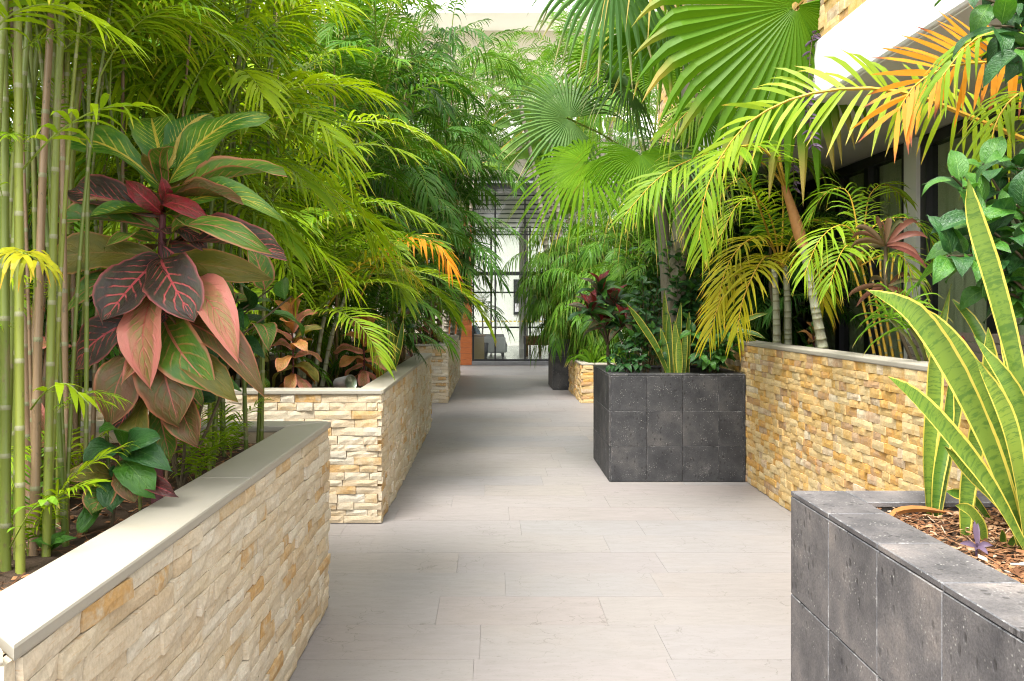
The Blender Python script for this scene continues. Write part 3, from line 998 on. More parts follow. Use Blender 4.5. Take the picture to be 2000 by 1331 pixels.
# timber wall left of the entrance
tw = thing('timber_wall', 'orange varnished timber wall beside the glass entrance', 'wall', (-0.64, YE, 0))
bx('backing', (-1.2, YE + 0.035, 0.0), (-0.53, YE + 0.095, 4.55), M['black'], tw)
k = 0
z = 0.0
while z < 4.5:
    bx('board', (-1.2, YE - 0.02, z + 0.003), (-0.515, YE + 0.032, z + 0.147), M['wood'], tw, 0.003)
    z += 0.15
# lobby room
lf = struct(bx('lobby_floor', (-4.5, YE + 0.26, -0.01), (6.0, 33.0, 0.098), M['lobby']))
struct(bx('lobby_ceiling', (-4.5, YE + 0.31, 4.56), (6.0, 33.0, 4.70), M['white']))
struct(bx('lobby_wall', (-4.7, YE + 0.31, 0), (-4.5, 33.0, 4.55), M['offwhite']))
struct(bx('lobby_wall', (6.0, YE + 0.31, 0), (6.2, 33.0, 4.55), M['offwhite']))
wl = thing('lobby_window_wall', 'bright lobby window wall with dark mullions seen through the entrance glass', 'window', (0.6, 32.8, 0.1))
x = -4.4
while x < 6.0:
    bx('mullion', (x, 32.78, 0.1), (x + 0.07, 32.86, 4.55), M['black'], wl)
    bx('pane', (x + 0.073, 32.81, 0.11), (x + 1.447, 32.82, 4.54), M['glass'], wl)
    x += 1.45
for z in (0.75, 2.05):
    bx('transom', (-4.4, 32.765, z), (5.9, 32.778, z + 0.06), M['black'], wl)
bx('column', (0.95, 30.0, 0.098), (1.25, 30.3, 4.55), M['white'], wl)
nb = thing('neighbour_house', 'sunlit white house beyond the lobby windows', 'house', (1, 40, 0))
bx('wall_body', (-14, 40, -0.04), (18, 44, 5.5), plain('tan house render', (0.46, 0.44, 0.40), 0.8, 0.2, 3, 0.1), nb)
bx('roof_slab', (-14.3, 39.6, 5.5), (18.3, 44.3, 5.8), M['offwhite'], nb)
for k in range(7):
    bx('window', (-11 + 4 * k, 39.95, 1.2), (-9.2 + 4 * k, 39.999, 2.8), M['black'], nb)
# lobby furniture
sf = thing('sofa', 'pale grey lobby sofa behind the entrance glass', 'sofa', (-0.05, 25.8, 0.1))
bx('seat', (-0.55, 25.2, 0.22), (0.45, 27.6, 0.50), M['sofa'], sf, 0.05, 3)
bx('backrest', (-0.80, 25.2, 0.22), (-0.56, 27.6, 0.95), M['sofa'], sf, 0.06, 3)
for y in (25.0, 27.61):
    bx('arm', (-0.78, y, 0.22), (0.40, y + 0.19, 0.68), M['sofa'], sf, 0.05, 3)
for x in (-0.7, 0.3):
    for y in (25.1, 27.6):
        bx('leg', (x, y, 0.1), (x + 0.06, y + 0.06, 0.22), M['black'], sf)
for i, (y, lb) in enumerate(((25.55, 'front blue cushion leaning on the lobby sofa back'), (26.3, 'middle blue cushion leaning on the lobby sofa back'), (27.05, 'rear blue cushion leaning on the lobby sofa back'))):
    mb = MB()
    n = 8
    idx = {}
    for sgn in (1, -1):
        for a in range(n + 1):
            for c in range(n + 1):
                u, v = a / n * 2 - 1, c / n * 2 - 1
                th = 0.08 * (1 - u ** 4) * (1 - v ** 4)
                p = V((-0.42 + v * 0.10 * -1 + sgn * th, y + u * 0.26, 0.75 + v * 0.24))
                idx[(sgn, a, c)] = mb.vert(p)
        for a in range(n):
            for c in range(n):
                q = [idx[(sgn, a, c)], idx[(sgn, a + 1, c)], idx[(sgn, a + 1, c + 1)], idx[(sgn, a, c + 1)]]
                mb.face(q if sgn > 0 else q[::-1])
    tag(build(mb, 'cushion', M['blue'], None, True), lb, 'cushion', 'blue sofa cushions')
tbk = thing('coffee_table', 'brown wooden coffee table with short legs inside the lobby', 'table', (1.55, 25.9, 0.1))
bx('table_top', (0.95, 25.5, 0.42), (2.15, 26.3, 0.68), M['tablewood'], tbk, 0.03, 2)
for x in (1.02, 1.40, 1.72, 2.02):
    for y in (25.6, 26.15):
        bx('leg', (x, y, 0.1), (x + 0.05, y + 0.05, 0.421), M['tablewood'], tbk)
sd = thing('side_table', 'tan side table beside the lobby sofa', 'table', (-0.35, 24.3, 0.1))
bx('cabinet', (-0.55, 24.0, 0.1), (-0.2, 24.7, 0.72), plain('tan lacquer', (0.38, 0.27, 0.13), 0.5), sd, 0.01)
bx('top', (-0.58, 23.97, 0.721), (-0.17, 24.73, 0.76), M['tablewood'], sd, 0.008)

# ------------------------------------------------------------------ plant builders
Z = V((0, 0, 1))


def frond_mb(pts, n=30, llen=0.3, lw=0.018, pet=0.12, ang=(68, 24), lift=0.35, droop=0.45, rr=0.006, seed=0, prof=(0.55, 1.0, 0.45), jit=0.12, segs=4, side_bias=None, gap=0.0, roll=0.0):
    """feather leaf along the polyline pts (world oriented so that leaflets droop to -Z)"""
    rg = random.Random(seed)
    mb = MB()
    m = 15
    c = curve(pts, m)
    mb.tube(c, [rr * (1 - 0.8 * i / (m - 1)) for i in range(m)], 4, 1, False)
    lens = [0.0]
    for i in range(1, m):
        lens.append(lens[-1] + (c[i] - c[i - 1]).length)
    tot = lens[-1]

    def at(s):
        x = s * tot
        for i in range(1, m):
            if x <= lens[i] or i == m - 1:
                k = (x - lens[i - 1]) / max(lens[i] - lens[i - 1], 1e-6)
                return c[i - 1].lerp(c[i], k), (c[i] - c[i - 1]).normalized()
    B0 = None
    for i in range(n):
        s0 = pet + (1 - pet) * (i + 0.5) / n
        for sg in (1, -1):
            if rg.random() < gap:
                continue
            s = min(0.999, s0 + rg.uniform(-0.3, 0.3) / n)
            p, T = at(s)
            B = T.cross(Z)
            if B.length < 0.25:
                B = B0 if B0 is not None else V((0, 1, 0))
            B = B.normalized()
            if B0 is not None and B.dot(B0) < 0:
                B = -B
            B0 = B
            N = B.cross(T).normalized()
            if roll:
                B, N = B * math.cos(roll) + N * math.sin(roll), N * math.cos(roll) - B * math.sin(roll)
            q = max(0.0, (s - pet) / (1 - pet))
            a = R(ang[0] + (ang[1] - ang[0]) * q ** 1.3 + rg.uniform(-6, 6))
            l = lift + rg.uniform(-jit, jit) * 1.5
            D = T * math.cos(a) + (B * sg * math.cos(l) + N * math.sin(l)) * math.sin(a)
            D.normalize()
            pr = prof[0] + (prof[1] - prof[0]) * min(1, q / 0.4) if q < 0.4 else prof[1] + (prof[2] - prof[1]) * ((q - 0.4) / 0.6) ** 1.5
            L = llen * pr * rg.uniform(0.86, 1.12)
            dr = droop * rg.uniform(0.55, 1.4)
            Wd = (T - D * T.dot(D))
            Wd = Wd.normalized() if Wd.length > 1e-4 else N
            Wd = (Wd + N * rg.uniform(-0.5, 0.3)).normalized()
            v1, v2 = rg.random(), rg.random()
            prev = None
            wprof = (0.35, 0.92, 1.0, 0.66, 0.0) if segs == 4 else (0.4, 1.0, 0.75, 0.0)
            for k in range(segs + 1):
                tt = k / segs
                # keep length roughly constant while bending down
                pos = p + D * L * (tt - 0.18 * dr * tt ** 3) - Z * (L * dr * tt ** 2.2)
                hw = lw * 0.5 * wprof[k] * (0.75 + 0.25 * pr)
                va = (v1, tt, v2)
                if k == segs:
                    t = mb.vert(pos)
                    mb.face([prev[0], prev[1], t], [(0, prev[2]), (1, prev[2]), (0.5, 1)], [(v1, prev[2], v2), (v1, prev[2], v2), va])
                else:
                    cur = (mb.vert(pos - Wd * hw), mb.vert(pos + Wd * hw), tt)
                    if prev:
                        mb.face([prev[0], prev[1], cur[1], cur[0]], [(0, prev[2]), (1, prev[2]), (1, tt), (0, tt)], [(v1, prev[2], v2)] * 2 + [va] * 2)
                    prev = cur
    return mb


def arc(L, e0, e1, p=1.0, bend=0.0, n=9):
    pts, c = [V((0, 0, 0))], V((0, 0, 0))
    for i in range(n):
        s = (i + 0.5) / n
        e = R(e0 + (e1 - e0) * s ** p)
        c = c + V((math.cos(e), bend * s * s, math.sin(e))) * (L / n)
        pts.append(c)
    return pts


def lib(mats, L, n, llen, lw, seed, reps=3, **kw):
    """attitudes of one kind of frond: erect, spreading, drooping, hanging"""
    out = {}
    for j, (nm, e0, e1) in enumerate((('up', 80, 15), ('out', 55, -30), ('droop', 30, -62), ('hang', 5, -84))):
        out[nm] = []
        for k in range(reps):
            sd = seed * 100 + j * 10 + k
            rg = random.Random(sd)
            mb = frond_mb(arc(L * rg.uniform(0.9, 1.1), e0 + rg.uniform(-6, 6), e1 + rg.uniform(-10, 10), 1.1, rg.uniform(-0.3, 0.3)), n, llen, lw, seed=sd, **kw)
            out[nm].append(mb.mesh('frond', mats)[0])
    return out


LIB_CANE = lib([M['cane_leaf'], M['rachis']], 0.74, 20, 0.27, 0.0165, 1, 5, pet=0.16, droop=0.42, rr=0.0045, lift=0.25, prof=(0.7, 1.0, 0.6))
LIB_ARECA = lib([M['areca_leaf'], M['rachis']], 1.25, 34, 0.36, 0.019, 2, 4, pet=0.14, droop=0.40, rr=0.008, lift=0.45)
LIB_DARK = lib([M['dark_leaf'], M['rachis']], 0.95, 26, 0.30, 0.020, 3, 3, pet=0.12, droop=0.62, rr=0.006, lift=0.2)
LIB_MID = lib([M['mid_leaf'], M['rachis']], 1.0, 26, 0.32, 0.020, 4, 4, pet=0.12, droop=0.48, rr=0.006, lift=0.3)
LIB_WEEP = lib([M['mid_leaf'], M['rachis']], 0.70, 18, 0.26, 0.020, 5, 4, pet=0.1, droop=0.95, rr=0.005, lift=0.0, prof=(0.8, 1.0, 0.7))
LIB_FAR = lib([M['mid_leaf'], M['rachis']], 2.2, 40, 0.55, 0.030, 6, 3, pet=0.14, droop=0.55, rr=0.014, lift=0.3)
rngp = random.Random(77)


def frond(root, lb, att, p, azim, scale=1.0, tilt=0.0, name='frond', mat=None):
    me = rngp.choice(lb[att])
    Mx = Matrix.Translation(p) @ Matrix.Rotation(azim, 4, 'Z') @ Matrix.Rotation(tilt, 4, 'Y') @ Matrix.Diagonal((scale, scale * rngp.uniform(0.9, 1.1), scale, 1))
    o = put(name, me, root, Mx)
    if mat:
        o.material_slots[0].link = 'OBJECT'
        o.material_slots[0].material = M[mat]
    return o


def frond_path(root, pts, mats, name='frond', **kw):
    mb = frond_mb([V(p) for p in pts], **kw)
    return build(mb, name, [M[x] for x in mats], root)


def cane_part(root, pts, r, mats=('cane', 'cane_node'), inter=0.16, name='cane', sides=7, seed=0):
    """ringed stem: internodes with swollen, paler nodes"""
    rg = random.Random(seed)
    c = curve(pts, 24)
    L = [0.0]
    for i in range(1, len(c)):
        L.append(L[-1] + (c[i] - c[i - 1]).length)

    def at(x):
        for i in range(1, len(c)):
            if x <= L[i]:
                return c[i - 1].lerp(c[i], (x - L[i - 1]) / max(1e-6, L[i] - L[i - 1]))
        return c[-1]
    P_, R_, ms = [], [], []
    x = 0.0
    while x < L[-1]:
        k = 1 - 0.35 * x / L[-1]
        P_ += [at(x), at(x + 0.003), at(x + 0.008), at(x + 0.012)]
        R_ += [r * k, r * k * 1.07, r * k * 1.07, r * k * 0.98]
        ms += [1, 1, 1, 0]
        x += inter * rg.uniform(0.55, 1.45)
    P_.append(c[-1])
    R_.append(r * 0.6)
    mb = MB()
    mb.tube(P_, R_, sides, 0, True, ms)
    return build(mb, name, [M[m] for m in mats], root, True)


def clump(label, x, y, z, n, lb, h=(1.6, 2.6), r=0.011, spread=(0.3, 0.3), lean=0.25, nf=7, start=0.55, fs=1.0, bias=None, brown=0.2, cat='palm', name='cane_palm', inter=0.15, group='cane palms', atts=None, seed=0, canes=None, hmin_f=None, mat=None):
    """a clump of cane palms: canes and the fronds they carry"""
    global rngp
    root = thing(name, label, cat, (x, y, z), group)
    rg = random.Random(seed + 500)
    rngp = random.Random(seed + 900)
    cl = canes or []
    if not canes:
        for i in range(n):
            b0 = V((x + rg.uniform(-1, 1) * spread[0], y + rg.uniform(-1, 1) * spread[1], z - 0.02))
            hh = rg.uniform(*h)
            a = rg.uniform(0, 6.283)
            ln = rg.uniform(0.2, 1.0) * lean
            top = b0 + V((math.cos(a) * ln, math.sin(a) * ln, hh))
            if bias:
                top += V((bias[0] * rg.uniform(0.3, 1), bias[1] * rg.uniform(0.3, 1), 0))
            cl.append((b0, top))
    for i, (b0, top) in enumerate(cl):
        hh = top.z - b0.z
        mid = b0.lerp(top, 0.5) + V(((b0.x - top.x) * 0.18, (b0.y - top.y) * 0.18, hh * 0.03))
        br = rg.random() < brown
        cane_part(root, [b0, mid, top], r * rg.uniform(0.75, 1.2), ('cane_brown', 'cane_node') if br else ('cane', 'cane_node'), inter, seed=seed * 50 + i)
        az0 = rg.uniform(0, 6.283)
        c = curve([b0, mid, top], 20)
        for k in range(nf):
            s = start + (1 - start) * (k / max(1, nf - 1))
            p = c[min(19, int(s * 19))]
            if hmin_f and p.z < hmin_f:
                continue
            q = (k + 0.5) / nf
            if atts:
                att = rg.choice(atts)
            else:
                att = rg.choice(('up', 'up', 'out')) if q > 0.75 else rg.choice(('out', 'out', 'droop')) if q > 0.3 else rg.choice(('out', 'droop', 'droop'))
            frond(root, lb, att, p, az0 + k * 2.4 + rg.uniform(-0.4, 0.4), fs * rg.uniform(0.75, 1.15), mat=mat)
    return root


# broad leaves -------------------------------------------------------
def leaf_grid(kind, seed, bow=0.12, fold=0.25, wav=0.03, nx=6, ny=11):
    """unit leaf along +X, width 1 in Y (scaled later), curving down at both ends"""
    rg = random.Random(seed)
    mb = MB()
    ph = rg.uniform(0, 6)
    curl = rg.uniform(-0.2, 1.0) if kind == 'obovate' else rg.uniform(0, 0.6)
    tws = rg.uniform(-1, 1) if kind == 'obovate' else 0.4
    idx = []
    for j in range(ny + 1):
        t = j / ny
        if kind == 'obovate':
            w = math.sin(math.pi * min(1, t ** 0.88)) ** 0.5 * (0.55 + 0.55 * t) * rg.uniform(0.96, 1.03)
            if t > 0.8:
                w *= 1 - ((t - 0.8) / 0.2) ** 2.2 * 0.65
            w = w * 0.98 if j < ny else 0.0
        elif kind == 'ovate':
            w = math.sin(math.pi * t ** 0.72) ** 0.8
        else:
            w = math.sin(math.pi * t ** 0.95) ** 0.75
        if j == 0:
            w = 0.03
        if j == ny:
            w = 0.004
        row = []
        sx = rg.uniform(-0.012, 0.012)
        for i in range(nx + 1):
            u = i / nx * 2 - 1
            y = u * w * 0.5
            z = bow * 4 * t * (1 - t) + abs(u) * fold * w * 0.5 * (1 - 0.4 * t) - 0.10 * bow * u * u
            z += wav * math.sin(t * 9 + ph + (2.0 if u > 0 else 0)) * abs(u) ** 1.6 - (0.22 * curl * max(0.0, t - 0.6) ** 2 / 0.16) + 0.10 * tws * u * (t - 0.4)
            row.append(mb.vert((t + sx * abs(u), y, z)))
        idx.append(row)
    for j in range(ny):
        for i in range(nx):
            mb.face([idx[j][i], idx[j + 1][i], idx[j + 1][i + 1], idx[j][i + 1]][::-1],
                    [(i / nx, j / ny), (i / nx, (j + 1) / ny), ((i + 1) / nx, (j + 1) / ny), ((i + 1) / nx, j / ny)][::-1])
    return mb


LEAF = {}


def leaf_me(kind, mat, k):
    key = (kind, mat, k)
    if key not in LEAF:
        rg = random.Random(hash(kind) % 7 + k * 13)
        b = (0.10, 0.16, 0.05, 0.20, -0.06, 0.13)[k % 6]
        f = (0.22, 0.10, 0.40, 0.18, 0.28, 0.05)[k % 6]
        wv = (0.040, 0.055, 0.034, 0.048)[k % 4] if kind == 'obovate' else (0.022, 0.035, 0.018, 0.030)[k % 4]
        nn = (8, 16) if kind == 'obovate' else (4, 7)
        LEAF[key] = leaf_grid(kind, k * 3 + 1, b, f, wv, *nn).mesh('leaf', M[mat], True)[0]
    return LEAF[key]


def leaf_put(root, base, tip, width, normal, mat, kind='obovate', k=0, name='leaf'):
    base, tip = V(base), V(tip)
    X = tip - base
    L = X.length
    X.normalize()
    N = V(normal)
    N = N - X * N.dot(X)
    if N.length < 1e-3:
        N = V((0, -1, 0)) - X * (-X.y)
    N.normalize()
    Y = N.cross(X)
    Mx = Matrix(((X.x * L, Y.x * width, N.x * L, base.x), (X.y * L, Y.y * width, N.y * L, base.y), (X.z * L, Y.z * width, N.z * L, base.z), (0, 0, 0, 1)))
    return put(name, leaf_me(kind, mat, k), root, Mx)


def leafy(root, pts, r, nl, L, Wd, mats, rg, kind='ovate', start=0.25, stem='stem', whorl=False, face=None, pitch=(0.0, 0.9)):
    """a stem with leaves round it"""
    c = curve(pts, 12)
    mb = MB()
    mb.tube(c, [r * (1 - 0.6 * i / 11) for i in range(12)], 5)
    build(mb, 'stem', M[stem], root, True)
    for i in range(nl):
        s = start + (1 - start) * (i + 0.5) / nl
        j = min(10, int(s * 11))
        p = c[j].lerp(c[j + 1], s * 11 - j) if j < 11 else c[-1]
        T = (c[min(j + 1, 11)] - c[j]).normalized()
        a = i * 2.4 + rg.uniform(-0.5, 0.5)
        A = T.cross(V((0.2, 0.9, 0.3))).normalized()
        Bq = T.cross(A)
        out = A * math.cos(a) + Bq * math.sin(a)
        e = rg.uniform(*pitch)
        D = (out + T * e - Z * rg.uniform(0.0, 0.35)).normalized()
        if face is not None:
            D = (D + V(face) * 0.5).normalized()
        ll = L * rg.uniform(0.7, 1.15)
        nrm = Z * 0.9 + V((0, -0.55, 0)) + V((rg.uniform(-0.3, 0.3), rg.uniform(-0.3, 0.3), 0))
        leaf_put(root, p + D * 0.01, p + D * ll, Wd * ll / L * rg.uniform(0.85, 1.1), nrm, rg.choice(mats), kind, rg.randrange(4))


def strap_mb(pts, w, seed=0, segs=8, fold=0.25, prof=None, m=0, tw=0.0):
    """strap leaf / blade along a path; UV: u across, v along; two-plane V section"""
    rg = random.Random(seed)
    mb = MB()
    c = curve(pts, segs + 1)
    v1, v2 = rg.random(), rg.random()
    prev = None
    side0 = None
    for k in range(segs + 1):
        t = k / segs
        T = (c[min(k + 1, segs)] - c[max(k - 1, 0)]).normalized()
        # blades face the open side (towards the viewer's half of the place) with some twist
        S_ = T.cross(V((math.sin(tw), -math.cos(tw), 0.35)))
        S_ = S_.normalized() if S_.length > 1e-3 else V((1, 0, 0))
        if side0 is not None and S_.dot(side0) < 0:
            S_ = -S_
        side0 = S_
        N = S_.cross(T).normalized()
        pw = prof(t) if prof else (0.45 + 0.55 * min(1, t / 0.35)) * (1 - max(0, (t - 0.45) / 0.55) ** 1.7)
        hw = w * 0.5 * max(pw, 0.012)
        wob = 0.06 * w * math.sin(t * 7 + seed)
        cur = [mb.vert(c[k] - S_ * hw + N * (hw * fold + wob)), mb.vert(c[k] - S_ * hw * 0.5 + N * hw * fold * 0.3), mb.vert(c[k]), mb.vert(c[k] + S_ * hw * 0.5 + N * hw * fold * 0.3), mb.vert(c[k] + S_ * hw + N * (hw * fold - wob))]
        if prev:
            for i in range(4):
                mb.face([prev[i], prev[i + 1], cur[i + 1], cur[i]], [(i / 4, t - 1 / segs), ((i + 1) / 4, t - 1 / segs), ((i + 1) / 4, t), (i / 4, t)], [(v1, t - 1 / segs, v2)] * 2 + [(v1, t, v2)] * 2, m)
        prev = cur
    return mb


def snake_prof(t):
    return (0.50 + 0.50 * min(1, t / 0.4)) if t < 0.55 else max(0.0, 1 - ((t - 0.55) / 0.45) ** 2.4)


def blade(root, pts, w, seed=0, mat='snake', name='blade', fold=0.3, tw=0.0, segs=12):
    mb = strap_mb(pts, w, seed, segs, fold, snake_prof if mat == 'snake' else None, 0, tw)
    return build(mb, name, M[mat], root, True)


def rosette(root, c, n, L, w, mat, rg, elev=(15, 80), droop=0.5, name='leaf', stem=None, fold=0.3):
    c = V(c)
    for i in range(n):
        a = i * 2.4 + rg.uniform(-0.3, 0.3)
        q = (i + 0.5) / n
        e = R(elev[0] + (elev[1] - elev[0]) * q + rg.uniform(-8, 8))
        D = V((math.cos(a) * math.cos(e), math.sin(a) * math.cos(e), math.sin(e)))
        ll = L * rg.uniform(0.75, 1.1)
        pts = [c, c + D * ll * 0.4 + Z * 0.02 * L, c + D * ll * 0.75 - Z * ll * droop * 0.25, c + D * ll * 0.95 - Z * ll * droop * 0.75]
        mb = strap_mb(pts, w * rg.uniform(0.8, 1.15), i, 7, fold, None, 0, a)
        build(mb, name, M[mat], root, True)


def fan_leaf(root, centre, axis, normal, rad, base_from, mat='fan_leaf', nseg=40, span=150, fuse=0.55, droop=0.35, seed=0, pr=0.011, tipdroop=1.0, side=0.8):
    """pleated fan leaf: fused towards the centre, split into drooping tips; with its stalk"""
    rg = random.Random(seed)
    C0 = V(centre)
    A = V(axis).normalized()
    N = V(normal)
    N = (N - A * N.dot(A)).normalized()
    S_ = N.cross(A)
    mb = MB()
    rs = [0.03, 0.22, 0.42, fuse, fuse + (1 - fuse) * 0.3, fuse + (1 - fuse) * 0.6, fuse + (1 - fuse) * 0.84, 1.0]
    half = R(span) / nseg
    for i in range(nseg):
        th = R(-span) + (i + 0.5) * 2 * half
        Lr = rad * (side + (1 - side) * math.cos(th * 0.5)) * rg.uniform(0.93, 1.05)
        dl = droop * rg.uniform(0.6, 1.5)
        v1, v2 = rg.random(), rg.random()
        prev = None
        bendat = rg.uniform(0.0, 0.25)
        for k, r in enumerate(rs):
            free = max(0.0, (r - fuse - bendat * 0.3) / (1 - fuse))
            if r <= fuse:
                wl, wr, ridge = -half, half, 0.055
            else:
                f = 1 - ((r - fuse) / (1 - fuse)) ** 1.7
                wl, wr, ridge = -half * f * fuse / r * 1.05, half * f * fuse / r * 1.05, 0.05 * f
            g = max(0.0, free)
            base = lambda an: A * math.cos(an) + S_ * math.sin(an)
            cup = -0.10 * rad * (r ** 2) * 0.6
            drop = -Z * (dl * tipdroop * rad * g ** 1.8) - Z * 0.10 * droop * rad * r * r
            shr = 1 - 0.16 * dl * g
            p = lambda an, up: C0 + base(an) * (Lr * r * shr) + N * (cup + up) + drop
            rw = rad * r * half
            va = (v1, r, v2)
            if k == len(rs) - 1:
                t = mb.vert(p(th, 0))
                mb.face([prev[0], prev[1], t], [(0, 0), (0.5, 0), (0.5, 1)], [(v1, rs[k - 1], v2)] * 2 + [va])
                mb.face([prev[1], prev[2], t], [(0.5, 0), (1, 0), (0.5, 1)], [(v1, rs[k - 1], v2)] * 2 + [va])
            else:
                up = rw * 0.8 * (1 if r <= fuse else ridge / 0.05 * 0.7)
                cur = (mb.vert(p(th + wl, 0)), mb.vert(p(th, up)), mb.vert(p(th + wr, 0)))
                if prev:
                    for a, b in ((0, 1), (1, 2)):
                        mb.face([prev[a], prev[b], cur[b], cur[a]], [(a / 2, 0), (b / 2, 0), (b / 2, 1), (a / 2, 1)], [(v1, rs[k - 1], v2)] * 2 + [va] * 2)
                prev = cur
    o = build(mb, 'fan_leaf', M[mat], root)
    mb = MB()
    b0 = V(base_from)
    mb.tube(curve([b0, b0.lerp(C0, 0.5) + Z * 0.06 * (b0 - C0).length, C0 + A * rad * 0.04], 10), [pr * (1.3 - 0.05 * i) for i in range(10)], 5)
    build(mb, 'leaf_stalk', M['rachis'], o, True)
    return o


# ------------------------------------------------------------------ LEFT: nearest planter
g1 = 'cane palms'
# thick green canes at the left edge
rg = random.Random(3)
cl = []
for (pb, d, pt) in ((-30, 2.10, 20), (12, 2.16, -30), (34, 2.26, 52), (66, 2.32, 74), (78, 2.42, 40), (100, 2.50, 92), (112, 2.66, 150), (60, 2.62, -10), (20, 2.50, 110), (-20, 2.40, -60), (118, 2.95, 215), (92, 2.85, 165), (150, 3.1, 120), (48, 2.75, 190), (5, 2.3, 88), (90, 2.3, 118), (30, 2.9, 60), (130, 2.6, 60), (-5, 2.7, 140), (70, 3.0, 230), (40, 2.15, 8)):
    b0 = V(((pb - CX) * d / F, d, 0.83))
    zt = rg.uniform(2.7, 3.5)
    cl.append((b0, V(((pt - CX) * d / F, d + rg.uniform(-0.05, 0.15), zt))))
frn = clump('tall cane palm with thick ringed green canes at the left edge of the photo', -1.2, 2.4, 0.845, 0, LIB_CANE, r=0.0108, nf=7, start=0.55, fs=0.80, brown=0.2, inter=0.17, seed=1, canes=cl, hmin_f=2.12, atts=('up', 'out', 'out'))
rngp = random.Random(61)
for i in range(16):
    b0, t0 = cl[rngp.randrange(len(cl))]
    s_ = rngp.uniform(0.08, 0.5)
    frond(frn, LIB_CANE, rngp.choice(('out', 'droop', 'up')), b0.lerp(t0, s_), rngp.uniform(-2.6, 0.6), rngp.uniform(0.22, 0.36))
kw = dict(n=8, llen=0.135, lw=0.017, pet=0.28, droop=0.55, rr=0.0035, lift=0.3, prof=(0.8, 1.0, 0.8), seed=4)
frond_path(frn, [P(45, 330, 2.24), P(110, 262, 2.18), P(190, 215, 2.14), P(270, 205, 2.12)], ('cane_leaf', 'rachis'), **kw)
frond_path(frn, [P(70, 560, 2.25), P(66, 505, 2.2), P(52, 492, 2.1), P(40, 500, 2.0)], ('yellow_leaf', 'rachis'), n=7, llen=0.11, lw=0.014, pet=0.45, droop=0.9, rr=0.003, seed=5)
frond_path(frn, [P(10, 560, 2.2), P(28, 500, 2.15), P(50, 496, 2.1), P(90, 520, 2.05)], ('yellow_leaf', 'rachis'), n=6, llen=0.10, lw=0.013, pet=0.4, droop=0.8, rr=0.003, seed=6)
frond_path(frn, [P(10, 1090, 2.2), P(35, 1040, 2.1), P(70, 985, 2.05), P(100, 975, 2.0)], ('grass_leaf', 'rachis'), n=3, llen=0.07, lw=0.022, pet=0.5, droop=0.6, rr=0.003, seed=7)
frond_path(frn, [P(60, 800, 2.3), P(90, 765, 2.22), P(130, 750, 2.2), P(175, 790, 2.18)], ('cane_leaf', 'rachis'), n=4, llen=0.09, lw=0.022, pet=0.3, droop=0.6, rr=0.003, seed=8)
frond_path(frn, [P(-40, 100, 2.1), P(20, 30, 2.05), P(110, 10, 2.0), P(220, 60, 1.98)], ('cane_leaf', 'rachis'), n=13, llen=0.22, lw=0.017, pet=0.15, droop=0.5, rr=0.0035, seed=9)
0 and frond_path(frn, [P(-60, 250, 2.0), P(-10, 170, 1.98), P(60, 130, 1.95), P(140, 160, 1.92)], ('cane_leaf', 'rachis'), n=10, llen=0.20, lw=0.016, pet=0.15, droop=0.5, rr=0.0035, seed=10)

# thin canes at the far end of the planter, with a bright feathery crown
cl = []
for i in range(22):
    d = rg.uniform(3.45, 4.17)
    x = rg.uniform(-1.48, -1.06)
    b0 = V((x, d, 0.83))
    cl.append((b0, V((x + rg.uniform(-0.22, 0.30), d + rg.uniform(-0.25, 0.3), rg.uniform(2.1, 3.5)))))
clump('thin cane palm clump with yellow green crown at the far end of the nearest planter', -1.25, 3.8, 0.845, 0, LIB_CANE, r=0.0095, nf=7, start=0.52, fs=0.95, brown=0.15, seed=2, canes=cl, hmin_f=1.80)
cl = []
for i in range(16):
    d = rg.uniform(2.9, 4.1)
    x = rg.uniform(-2.6, -1.55)
    b0 = V((x, d, 0.83))
    cl.append((b0, V((x + rg.uniform(-0.2, 0.3), d + rg.uniform(-0.2, 0.2), rg.uniform(2.5, 3.9)))))
clump('cane palm clump with dry brown canes behind the big croton', -2.0, 3.5, 0.845, 0, LIB_CANE, r=0.013, nf=6, start=0.5, fs=1.0, brown=0.6, seed=3, canes=cl, hmin_f=2.1)
cl = []
for i in range(14):
    d = rg.uniform(2.0, 4.0)
    x = rg.uniform(-3.2, -2.4)
    b0 = V((x, d, 0.83))
    cl.append((b0, V((x + rg.uniform(-0.2, 0.3), d + rg.uniform(-0.2, 0.2), rg.uniform(2.3, 3.6)))))
clump('shaded cane palm clump at the back of the nearest left planter', -2.8, 3.2, 0.845, 0, LIB_CANE, r=0.012, nf=7, start=0.3, fs=1.05, brown=0.4, seed=4, canes=cl)

for i, (x, y, lab) in enumerate(((-1.09, 3.25, 'feathery palm seedling on the soil below the right side of the big croton'), (-1.22, 2.32, 'feathery palm seedling between the feet of the thick green canes'),
                                 (-1.14, 3.85, 'feathery palm seedling among the thin canes at the far coping corner'), (-1.45, 2.95, 'feathery palm seedling in the shade left of the big croton stem'))):
    sd_ = random.Random(300 + i)
    yp = thing('palm_seedling', lab, 'seedling', (x, y, 0.845), 'palm seedlings in the nearest left planter')
    rngp = sd_
    for k in range(5):
        frond(yp, LIB_CANE, ('up', 'up', 'out')[k % 3], V((x, y, 0.84)), k * 1.3 + sd_.uniform(0, 1), sd_.uniform(0.3, 0.5))
cl = []
sd_ = random.Random(77)
for i in range(16):
    d = sd_.uniform(2.35, 3.3)
    x = (sd_.uniform(-40, 330) - CX) * d / F
    if x > -1.07:
        x = -1.07 - sd_.uniform(0, 0.2)
    b0 = V((x, d, 0.83))
    cl.append((b0, V((x + sd_.uniform(-0.28, 0.28), d + sd_.uniform(-0.1, 0.2), sd_.uniform(2.6, 3.4)))))
